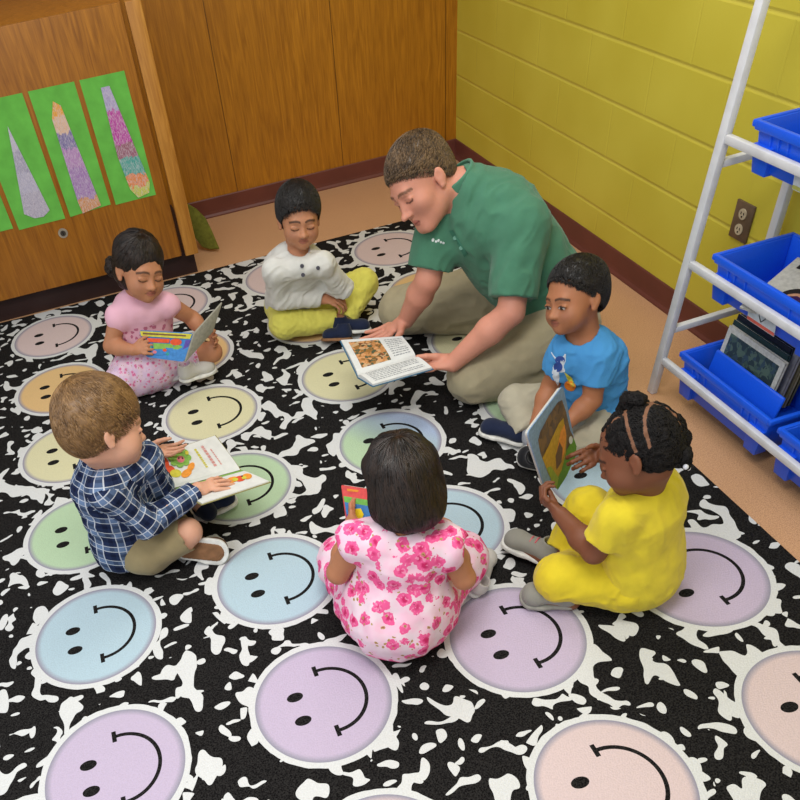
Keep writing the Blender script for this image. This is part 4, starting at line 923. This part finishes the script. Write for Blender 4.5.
# ============================================================ books
PAPER = flat('white_page', (216, 216, 212), .8, .2, .02); EDGE = flat('page_edge', (196, 194, 186), .85, .15, .06, 300)
def ink(name, c): return flat(name, c, .75, .2, .05, 90)
class Leaf:
    "half of an open book: corners s0 s1 on the spine, e1 e0 on the outer edge, pages rising along n"
    def __init__(s, s0, s1, e1, e0, th, bulge):
        s.c = [A(*p) for p in (s0, s1, e1, e0)]; s.n = nrm(np.cross(s.c[1]-s.c[0], s.c[3]-s.c[0]))
        if s.n[2] < 0: s.n = -s.n
        s.th = th; s.bu = bulge
    def P(s, u, v, up=0.):      # u from spine to edge, v along the spine
        a = s.c[0]+(s.c[1]-s.c[0])*v; b = s.c[3]+(s.c[2]-s.c[3])*v
        return a+(b-a)*u+s.n*(up+s.th*(1 if u > .02 else .3)+s.bu*math.sin(math.pi*min(1, max(0, u))**.6))
    def block(s, b, mi=0):
        us = [0, .02, .06, .12, .2, .3, .42, .55, .7, .85, 1.]; k = len(us)
        T = [s.P(u, v) for v in (0, 1) for u in us]; Bt = [s.c[0]+(s.c[1]-s.c[0])*v+((s.c[3]+(s.c[2]-s.c[3])*v)-(s.c[0]+(s.c[1]-s.c[0])*v))*u for v in (0, 1) for u in us]
        F = []
        for i in range(k-1): F += [(i, i+1, k+i+1, k+i), (2*k+i, 3*k+i, 3*k+i+1, 2*k+i+1), (i, 2*k+i, 2*k+i+1, i+1), (k+i, k+i+1, 3*k+i+1, 3*k+i)]
        F += [(0, k, 3*k, 2*k), (k-1, 3*k-1, 4*k-1, 2*k-1)]; b.add(T+Bt, F, mi); return b
    def cover(s, b, over=.004, t=.0025, mi=0):
        a, c, d, e = s.c; x = nrm(c-a)*over; y = nrm(e-a)*over; dn = -s.n*t
        return b.hexa([a-x+dn, c+x+dn, d+x+y+dn, e-x+y+dn, a-x-s.n*.0002, c+x-s.n*.0002, d+x+y-s.n*.0002, e-x+y-s.n*.0002], mi)
    def hit(s, x, y):           # page coordinates of the spot seen there
        d = CF+CR*(x-PX)/FP-CU*(y-PY)/FP; o = A(0, 0, CS); p = s.c[0]+s.n*(s.th+s.bu*.6)
        q = o+d*((p-o)@s.n)/(d@s.n)-s.c[0]; e1 = s.c[3]-s.c[0]; e2 = s.c[1]-s.c[0]; M = np.stack([e1, e2], 1); r = np.linalg.lstsq(M, q, rcond=None)[0]; return r
    def patch(s, b, pts, lift=.0006, mi=0, n=5):     # outline in page coordinates
        c = np.mean(pts, 0); k = len(pts); V = [s.P(c[0], c[1], lift)]
        for r in range(1, n+1): V += [s.P(c[0]+(u-c[0])*r/n, c[1]+(v-c[1])*r/n, lift) for u, v in pts]
        F = [(0, 1+i, 1+(i+1) % k) for i in range(k)]
        for r in range(n-1): F += [(1+r*k+i, 1+(r+1)*k+i, 1+(r+1)*k+(i+1) % k, 1+r*k+(i+1) % k) for i in range(k)]
        b.add(V, F, mi)
    def rect(s, b, u0, u1, v0, v1, lift=.0006, mi=0):
        k = max(2, int(abs(u1-u0)*16)+1); V = [s.P(u0+(u1-u0)*i/k, v, lift) for v in (v0, v1) for i in range(k+1)]
        b.add(V, [(i, i+1, k+1+i+1, k+1+i) for i in range(k)], mi)
def text_rows(lf, b, u0, u1, v0, v1, rows, along='v', h=.35, mi=0, seed=1):
    r = random.Random(seed)
    for i in range(rows):
        if along == 'v':
            uu = u0+(u1-u0)*(i+.5)/rows; p = v0; end = v1 if i % 5 != 4 else v0+(v1-v0)*.6
            while p < end: w = r.uniform(.02, .07)*(1 if v1-v0 > .3 else .8); lf.rect(b, uu-h*(u1-u0)/rows/2, uu+h*(u1-u0)/rows/2, p, min(end, p+w), mi=mi); p += w+.012
        else:
            vv = v0+(v1-v0)*(i+.5)/rows; p = u0
            while p < u1: w = r.uniform(.03, .08); lf.rect(b, p, min(u1, p+w), vv-h*(v1-v0)/rows/2, vv+h*(v1-v0)/rows/2, mi=mi); p += w+.015
TXT = ink('grey_print', (130, 132, 134))
def paint(name, cols, scale, bg=None, dist=1.):
    m = Mat(name, .6, .3); n = m.noise(scale, 2, dist); v, cc = m.voro(scale*1.6, m.warp(scale*1.5, .01)); sp = m.nt.nodes.new('ShaderNodeSeparateColor'); m.nt.links.new(cc, sp.inputs[0])
    f = (N(m.nt, sp.outputs[0])*.6+n*.4); k = len(cols); m.color(m.ramp(f, [(i/k*.8+.1 if i else 0, c) for i, c in enumerate(cols)])); return m.m
# the man's book
bk = root('picture_book', J(390, 362, .17), 'open chapter book with a brown painting and white text pages held by the man', 'book')
U = Leaf(J(358, 376, .208), J(416, 358, .208), J(402, 337, .225), J(341, 341, .22), .004, .010); Lw = Leaf(J(358, 377, .208), J(416, 359, .208), J(432, 369, .215), J(373, 386, .215), .007, .008)
b = B(); U.cover(b); Lw.cover(b); b.build('cover', ink('teal_cover', (60, 104, 132)), bk)
for lf in (U, Lw): b = B(); lf.block(b); b.build('page_block', PAPER, bk)
b = B(); U.rect(b, .10, .90, .10, .60); b.build('printed_painting', paint('brown_painting', [(86, 66, 40), (150, 104, 50), (74, 84, 60), (186, 128, 74), (206, 150, 100), (190, 160, 120), (120, 70, 40)], 42), bk)
b = B(); text_rows(U, b, .14, .9, .67, .95, 9); b.build('printed_text', TXT, bk)
b = B(); text_rows(Lw, b, .16, .88, .08, .92, 7, seed=3); b.build('printed_text', TXT, bk)
# the book on the plaid boy's knees
bk = root('picture_book', J(215, 478, .17), 'open picture book with a round green character on the plaid boy\'s lap', 'book')
U = Leaf(J(174, 488, .19), J(240, 470, .165), J(215, 436, .185), J(157, 456, .225), .003, .004); Lw = Leaf(J(174, 489, .19), J(240, 471, .165), J(269, 482, .20), J(202, 504, .235), .003, .004)
b = B(); U.cover(b); Lw.cover(b); b.build('cover', ink('olive_cover', (150, 142, 92)), bk)
for lf in (U, Lw): b = B(); lf.block(b); b.build('page_block', PAPER, bk)
def blobs(lf, specs, name, parent, mats):
    b = B()
    for i, (cx, cy, rx, ry, a, mi) in enumerate(specs): lf.patch(b, [lf.hit(x, y) for x, y in el_(cx, cy, rx, ry, a, 16)], .0006+.0003*i, mi, 3)
    b.build(name, mats, parent)
I = [ink('ink_red', (222, 88, 54)), ink('ink_green', (132, 178, 82)), ink('ink_pink', (216, 120, 130)), ink('ink_yellow', (206, 196, 70)), ink('ink_orange', (232, 150, 60)), ink('ink_dark', (60, 48, 40)), ink('ink_blue', (70, 130, 190)), ink('ink_teal', (60, 150, 140)), ink('ink_purple', (96, 80, 160)), ink('ink_brown', (120, 92, 62))]
sp = [(164, 463, 7, 5, 60, 0), (170, 470, 6, 4, 20, 0), (176, 474, 6, 4, 0, 3), (187, 474, 6, 3.5, -30, 4), (192, 468, 5, 3, -50, 4)]
for k_ in range(8): sp.append((181+8.5*math.cos(k_*.785), 459+6.5*math.sin(k_*.785), 3.8, 3.2, 0, 1))
sp += [(181, 459, 8, 6.5, 0, 1), (182, 461, 4, 3.4, 0, 2), (180, 460, .8, .9, 0, 5), (184, 460, .8, .9, 0, 5), (173, 456, 2, 2, 0, 3), (189, 455, 2, 2, 0, 3)]
blobs(U, sp, 'printed_character', bk, I)
b = B(); text_rows(U, b, .25, .82, .56, .60, 1, 'u', .9, 0, 4); b.build('printed_text', I[3], bk)
b = B(); text_rows(U, b, .22, .85, .68, .73, 1, 'u', .9, 0, 5); text_rows(U, b, .22, .7, .78, .81, 1, 'u', .7, 0, 8); b.build('printed_heading', ink('ink_rose', (206, 146, 140)), bk)
b = B(); Lw.rect(b, .02, .16, .0, 1.); b.build('green_strip', I[1], bk)
blobs(Lw, [(233, 481, 7, 3, -12, 4), (241, 480, 6, 3, -8, 0), (248, 478, 5, 3, 0, 4), (236, 481, 3, 1.8, 0, 3), (245, 479.5, 2.5, 1.6, 0, 3), (243, 478, 1, .8, 0, 5)], 'printed_animal', bk, I)
# board books held upright
def board(name, label, Q, t, art, coverm, parent_loc=None, spread=None, rad=.02, pagem=None):
    Q = [A(*q) for q in Q]; c = sum(Q)/4; r_ = root(name, (c[0], c[1], min(q[2] for q in Q)), label, 'book')
    n = nrm(np.cross(Q[1]-Q[0], Q[3]-Q[0])); n = n if n@(A(0, 0, CS)-c) > 0 else -n
    def outline(Q, rr, up):
        P = []
        for i in range(4):
            p, a, b2 = Q[i], nrm(Q[i-1]-Q[i]), nrm(Q[(i+1) % 4]-Q[i])
            for t_ in np.linspace(0, 1, 5): P.append(p+a*rr*(1-t_)**2+b2*rr*t_**2+n*up)
        return P
    def plate(b, Q, rr, u0, u1, mi=0):
        lo = outline(Q, rr, u0); hi = outline(Q, rr, u1); k = len(lo); b.add(lo+hi, [tuple(range(k-1, -1, -1)), tuple(range(k, 2*k))]+[(i, (i+1) % k, k+(i+1) % k, k+i) for i in range(k)], mi)
    b = B(); plate(b, Q, rad, -.003, 0); b.build('cover', coverm, r_)
    b = B(); q2 = [q+(c-q)*.02 for q in Q]; plate(b, q2, rad*.9, -t, -.003); b.build('page_block', pagem or EDGE, r_)
    def hitp(x, y):
        d = CF+CR*(x-PX)/FP-CU*(y-PY)/FP; o = A(0, 0, CS); return o+d*((c-o)@n)/(d@n)
    return r_, n, hitp, plate, Q
def artp(hit, n, specs, name, parent, mats, base=.0004):
    b = B()
    for i, (pts, mi) in enumerate(specs):
        P = [hit(*p)+n*(base+.00025*i) for p in pts]
        if np.cross(P[1]-P[0], P[2]-P[0])@n < 0: P = P[::-1]
        k = len(P); b.add(P, [tuple(range(k))], mi)
    return b.build(name, mats, parent)
# the yellow girl's book
Q = [(1.057, 1.594, .423), (.858, 1.423, .443), (.938, 1.436, .22), (1.125, 1.60, .205)]
yb, n, hit, plate, Qa = board('picture_book', 'tall pale blue picture book held up by the girl in yellow', Q, .010, None, ink('pale_blue_cover', (130, 156, 190)))
artp(hit, n, [([(562, 400), (558, 402), (549, 415), (540, 432), (538, 440), (540, 452), (545, 466), (551, 482), (556, 489), (560, 482), (571, 461), (576, 448), (573, 436), (570, 430), (566, 412)], 0)], 'printed_painting', yb, [paint('umber_sky', [(92, 74, 54), (110, 88, 60), (126, 98, 62), (100, 84, 70)], 30)])
artp(hit, n, [([(563, 418), (558, 424), (548, 446), (542, 458), (548, 474), (556, 489), (565, 470), (566, 440)], 0), ([(564, 424), (560, 432), (556, 452), (560, 464), (564, 452), (566, 436)], 1), ([(559, 442), (555, 456), (556, 470), (561, 462), (562, 448)], 2), ([(573, 438), (566, 450), (561, 470), (554, 484), (557, 490), (566, 476), (575, 456), (576, 446)], 3), ([(546, 468), (552, 484), (556, 488), (558, 478), (550, 466)], 4), (el_(570, 440, 2, 4), 5)],
     'printed_figure', yb, [ink('gold_ink', (196, 156, 52)), I[4], I[9], ink('leaf_ink', (106, 150, 50)), ink('moss_ink', (150, 166, 60)), PAPER], .0012)
# the pink toddler's book
Q = [J(139, 330, .285), J(193, 333, .285), J(184, 362, .20), J(146, 357, .20)]
pb, n, hit, plate, Qa = board('board_book', 'small board book with yellow, blue and green cover held by the toddler in pink', Q, .012, None, I[6], rad=.012)
artp(hit, n, [([(140, 331), (192, 334), (190, 339), (141, 336)], 3), ([(143, 332.6), (186, 335), (186, 336.6), (143, 334.4)], 9), ([(147, 338), (170, 339), (169, 343), (148, 342)], 0), ([(153, 343), (174, 344), (172, 350), (154, 349)], 1), (el_(176, 342, 6, 3.4), 0), (el_(178, 348, 5, 3), 1), (el_(160, 352, 8, 3), 6), (el_(172, 354, 6, 2.5), 7), (el_(155, 352, 2, 1.6), 2), (el_(165, 350, 2, 1.6), 0), (el_(181, 353, 2, 2.5), 4), ([(186, 340), (191, 340), (184, 361), (180, 361)], 8), (el_(150, 347, 2.5, 2), 7)],
     'cover_picture', pb, I)
b = B(); q0, q1 = Qa[1], Qa[2]; e = J(221, 302, .335)-q0; b.slab([q0, q1, q1+e, q0+e], .008); b.build('back_board', ink('grey_board', (150, 146, 132)), pb, bevel=.0015)
# the floral toddler's book
Q = [J(341, 485, .26), J(441, 500, .24), J(436, 545, .14), J(347, 528, .15)]
fb, n, hit, plate, Qa = board('board_book', 'board book with red, green and blue bands in front of the toddler in floral dress', Q, .012, None, ink('red_board', (214, 84, 84)), rad=.006)
artp(hit, n, [([(341.5, 485.5), (375, 490), (375, 501), (343.5, 496)], 0), ([(343.5, 496), (375, 501), (375, 507), (344.5, 502)], 1), ([(344.5, 502), (375, 507), (375, 520), (346.5, 514)], 6), ([(346.5, 514), (375, 520), (375, 532), (347.5, 527)], 8), ([(347, 488.5), (359, 490), (358, 492), (347.5, 491)], 4)], 'cover_picture', fb, [ink('ink_coral', (222, 90, 88)), ink('ink_lime', (120, 190, 90))]+I[2:])
artp(hit, n, [([(349, 509), (361, 508), (364, 514), (361, 522), (353, 523), (348, 517)], 0)], 'yellow_square', fb, [ink('bright_yellow', (232, 210, 40))], .004)

# ============================================================ rack with bins
RW = flat('white_powder_coat', (212, 212, 214), .4, .4, .03, 20)
XF, YF, XB, YE = 1.655, 1.948, 1.975, .90
xf = lambda z: XF+.056*z
rk = root('bin_rack', (XF, YF, 0), 'white tubular metal rack holding blue book bins along the yellow wall', 'rack')
for x, y in ((XF, YF), (XB, YF), (XF, YE), (XB, YE)):
    B().bar((x, y, .0), (xf(1.25) if x == XF else x, y, 1.25), .024, .030, (0, 1, 0)).build('upright', RW, rk, bevel=.004)
for x in (XF, XB):
    for z in (.132, .467, .823):
        xx = xf(z) if x == XF else x
        B().bar((xx, YF-.014, z), (xx, YE+.014, z), .020, .024).build('rail', RW, rk, bevel=.004)
for y in (YF, YE):
    for z in (.238, .752, 1.2): B().bar((xf(z)+.013, y, z), (XB-.013, y, z+.006), .022, .022).build('cross_bar', RW, rk, bevel=.004)
def m_bin(name='cobalt_plastic'):
    m = Mat(name, .35, .5); n = m.noise(260, 2); m.color(m.mix(n.step(.3, .7)*.3, (24, 92, 230), (18, 76, 206))); m.bump(n, .0003); return m.m
BIN = m_bin()
def make_bin(label, x0, x1, y0, y1, zr, zb, front_low=0., pocket=False, group='blue bins on the rack'):
    r = root('storage_bin', ((x0+x1)/2, (y0+y1)/2, zb), label, 'bin', group); b = B(); t = .005; i = .018
    T = [(x0, y0), (x1, y0), (x1, y1), (x0, y1)]; Bm = [(x0+i*.7, y0+i), (x1-i*.7, y0+i), (x1-i*.7, y1-i), (x0+i*.7, y1-i)]
    cx, cy = (x0+x1)/2, (y0+y1)/2
    def inn(p, k=t): return (p[0]+(k if p[0] < cx else -k), p[1]+(k if p[1] < cy else -k))
    for a in range(4):
        c = (a+1) % 4
        zt = [zr, zr]
        P = [(*Bm[a], zb), (*Bm[c], zb), (*inn(Bm[c]), zb), (*inn(Bm[a]), zb), (*T[a], zt[0]), (*T[c], zt[1]), (*inn(T[c]), zt[1]), (*inn(T[a]), zt[0])]
        b.hexa(P)
    b.hexa([(*inn(q, .002), zb+.001) for q in Bm]+[(*inn(q, .002), zb+t) for q in Bm])
    # ribs and stepped corners on the outside
    for y in (y0+.055, y0+.085, cy-.09, cy+.09, y1-.085, y1-.055):
        b.hexa([(x0+i*.66+(x0-x0)-.004, y-.0035, zb+.03), (x0+i*.66+.004, y-.0035, zb+.03), (x0+i*.66+.004, y+.0035, zb+.03), (x0+i*.66-.004, y+.0035, zb+.03), (x0-.006, y-.0035, zr-.004), (x0+.004, y-.0035, zr-.004), (x0+.004, y+.0035, zr-.004), (x0-.006, y+.0035, zr-.004)])
    for ys, sg in ((y0+i, 1), (y1-i, -1)):
        b.hexa([(x0+i*.7-.012, ys, zb-.006), (x0+i*.7+.03, ys, zb-.006), (x0+i*.7+.03, ys+sg*.05, zb-.006), (x0+i*.7-.012, ys+sg*.05, zb-.006), (x0+.002-.010, ys-sg*.012, zr-.05), (x0+.03, ys-sg*.012, zr-.05), (x0+.03, ys+sg*.055, zr-.05), (x0+.002-.010, ys+sg*.055, zr-.05)])
    b.build('body', BIN, r, bevel=.003)
    b = B(); w = .014
    b.box(((x0+x1)/2, y0-w/2+.002, zr-.004), (x1-x0+2*w-.004, w, .018)); b.box(((x0+x1)/2, y1+w/2-.002, zr-.004), (x1-x0+2*w-.004, w, .018))
    b.box((x0-w/2+.002, cy, zr-.006), (w, y1-y0, .024)); b.box((x1+w/2-.002, cy, zr-.004), (w, y1-y0, .018)); b.build('rim', BIN, r, bevel=.004)
    if pocket:
        b = B(); b.hexa([(x0+.05, y0+.05, zb+.01), (x0+.062, y0+.05, zb+.01), (x0+.062, y1-.05, zb+.01), (x0+.05, y1-.05, zb+.01), (x0+.075, y0+.05, zr+.02), (x0+.085, y0+.05, zr+.02), (x0+.085, y1-.05, zr+.02), (x0+.075, y1-.05, zr+.02)])
        b.build('divider', BIN, r, bevel=.006)
    return r
b1 = make_bin('topmost blue bin on the white rack, high above the wall outlet', 1.716, 1.955, 1.43, 1.850, .885, .768)
b2 = make_bin('middle blue bin with a face magazine inside and a heart label on its front', 1.697, 1.950, 1.41, 1.850, .524, .402)
b3 = make_bin('bottom blue bin packed with upright picture books beside the rack upright', 1.679, 1.945, 1.455, 1.865, .192, .055, pocket=True)
b4 = make_bin('bottom blue bin nearest the right picture edge, with a red and white packet', 1.679, 1.945, .99, 1.405, .192, .055)
def label_card(r, y0, y1, z0, z1, specs, x=1.712, sl=0.):
    q = B(); q.hexa([(x-.0012+sl, y0, z0), (x+sl, y0, z0), (x+sl, y1, z0), (x-.0012+sl, y1, z0), (x-.0012, y0, z1), (x, y0, z1), (x, y1, z1), (x-.0012, y1, z1)]); lb = q.build('label_card', flat('label_white', (190, 198, 206), .6), r)
    for nm, pts, m in specs:
        P = [(x-.0018+sl*(z1-z)/(z1-z0), y, z) for y, z in pts]; q = B(); q.add(P+[(p[0]+.0004, p[1], p[2]) for p in P], [tuple(range(len(P))), tuple(range(2*len(P)-1, len(P)-1, -1))]); o = q.build(nm, m, None, loc=r['_o']); o.parent = lb; o.location = (0, 0, 0)
label_card(b2, 1.560, 1.672, .406, .462, [('red_line', [(1.672, .408), (1.560, .408), (1.560, .418), (1.672, .418)], ink('label_red', (206, 96, 84)))], x=1.688, sl=.008)
hp = [(1.615, .426), (1.602, .441), (1.606, .453), (1.615, .447), (1.624, .453), (1.628, .441)]
q = B(); q.tube([(1.6895, y, z) for y, z in hp+hp[:1]], .0012, 6); q.build('heart_drawing', ink('black_pen', (40, 40, 46)), b2)
label_card(b1, 1.55, 1.675, .768, .812, [('green_line', [(1.675, .770), (1.55, .770), (1.55, .780), (1.675, .780)], ink('label_green', (170, 170, 90)))], x=1.708, sl=.008)
# what the bins hold
def thin_book(label, c, w, h, t, R, cm, art=None, group=None, name='picture_book'):
    c = A(*c); r = root(name, c, label, 'book', group); b = B()
    for s_ in (-1, 1): b.box(c+R@A(0, s_*(t/2-.001), 0), (w, .002, h), R)
    b.box(c+R@A(-w/2+.001, 0, 0), (.002, t, h), R); b.build('cover', cm, r)
    B().box(c+R@A(.002, 0, 0), (w-.006, t-.004, h-.006), R).build('page_block', EDGE, r)
    if art:
        b = B(); b.box(c+R@A(0, t/2+.0006, 0), (w*.86, .0006, h*.8), R); b.build('cover_picture', art, r)
    return r
covs = [('white edged picture book, frontmost in the packed bottom bin', (206, 206, 198), [(70, 92, 90), (50, 66, 74), (86, 108, 100), (60, 80, 96)]), ('dark teal cover book, second from the front in the packed bottom bin', (44, 66, 72), [(36, 56, 70), (80, 110, 100)]),
        ('dark navy picture book in the middle of the packed bottom bin', (34, 40, 58), [(30, 34, 50), (150, 130, 60)]), ('pale lilac grey book standing in the packed bottom bin', (150, 150, 160), None), ('tall grey white book rising in the packed bottom bin', (176, 172, 160), None),
        ('buff coloured tall book towards the back of the packed bottom bin', (150, 140, 112), None), ('olive brown tall book near the back of the packed bottom bin', (112, 108, 80), None), ('pale cream book, rearmost in the packed bottom bin', (182, 176, 150), None)]
for i, (lb, c, art) in enumerate(covs):
    x = 1.800+.0165*i; hh = .185+.012*min(i, 5); tilt = .10
    R = np.array(Matrix.Rotation(math.pi/2, 3, 'Z')@Matrix.Rotation(tilt*(1), 3, 'X'))
    thin_book(lb, (x, 1.722+.005*((i*7) % 5-2), .084+hh/2+.004), .255-.008*(i % 3), hh, .011, R, ink('cover_%s' % lb.split()[0], c), paint('art_%s' % lb.split()[0], art, 40) if art else None, 'picture books in the bottom bin')
R = np.array(Matrix.Rotation(1.9, 3, 'Z')@Matrix.Rotation(math.radians(78), 3, 'X'))
mg = thin_book('black and white magazine with a printed face lying in the middle bin', (1.825, 1.635, .468), .20, .26, .006, R, ink('magazine_white', (186, 184, 176)), None, name='magazine')
b = B(); c0 = A(1.825, 1.635, .468)
b.disc(c0+R@A(-.01, .0036, -.04), .055, R@A(0, 1, 0), 24, .0006); b.disc(c0+R@A(-.01, .0042, -.05), .042, R@A(0, 1, 0), 24, .0006, mi=1)
b.box(c0+R@A(0, .0038, .095), (.15, .0006, .022), R, mi=0); b.box(c0+R@A(-.02, .0038, .06), (.10, .0006, .01), R, mi=2)
b.build('printed_face', [ink('print_black', (34, 30, 32)), ink('print_skin', (190, 140, 110)), ink('print_grey', (120, 120, 116))], mg)
R = np.array(Matrix.Rotation(1.4, 3, 'Z')@Matrix.Rotation(math.radians(-80), 3, 'X'))
thin_book('dark purple book lying in the middle bin behind the magazine', (1.845, 1.52, .452), .20, .22, .012, R, ink('dark_purple', (62, 30, 84)), None)
R = np.array(Matrix.Rotation(1.4, 3, 'Z')@Matrix.Rotation(math.radians(-50), 3, 'X'))
thin_book('beige book sticking out of the topmost bin', (1.835, 1.60, .865), .20, .20, .012, R, ink('beige_cover', (186, 172, 150)), None)
R = np.array(Matrix.Rotation(1.2, 3, 'Z')@Matrix.Rotation(math.radians(-40), 3, 'X'))
thin_book('red and white packet leaning in the bottom bin nearest the picture edge', (1.80, 1.31, .165), .12, .14, .02, R, ink('packet_white', (206, 204, 204)), ink('packet_red', (150, 52, 56)), name='packet')
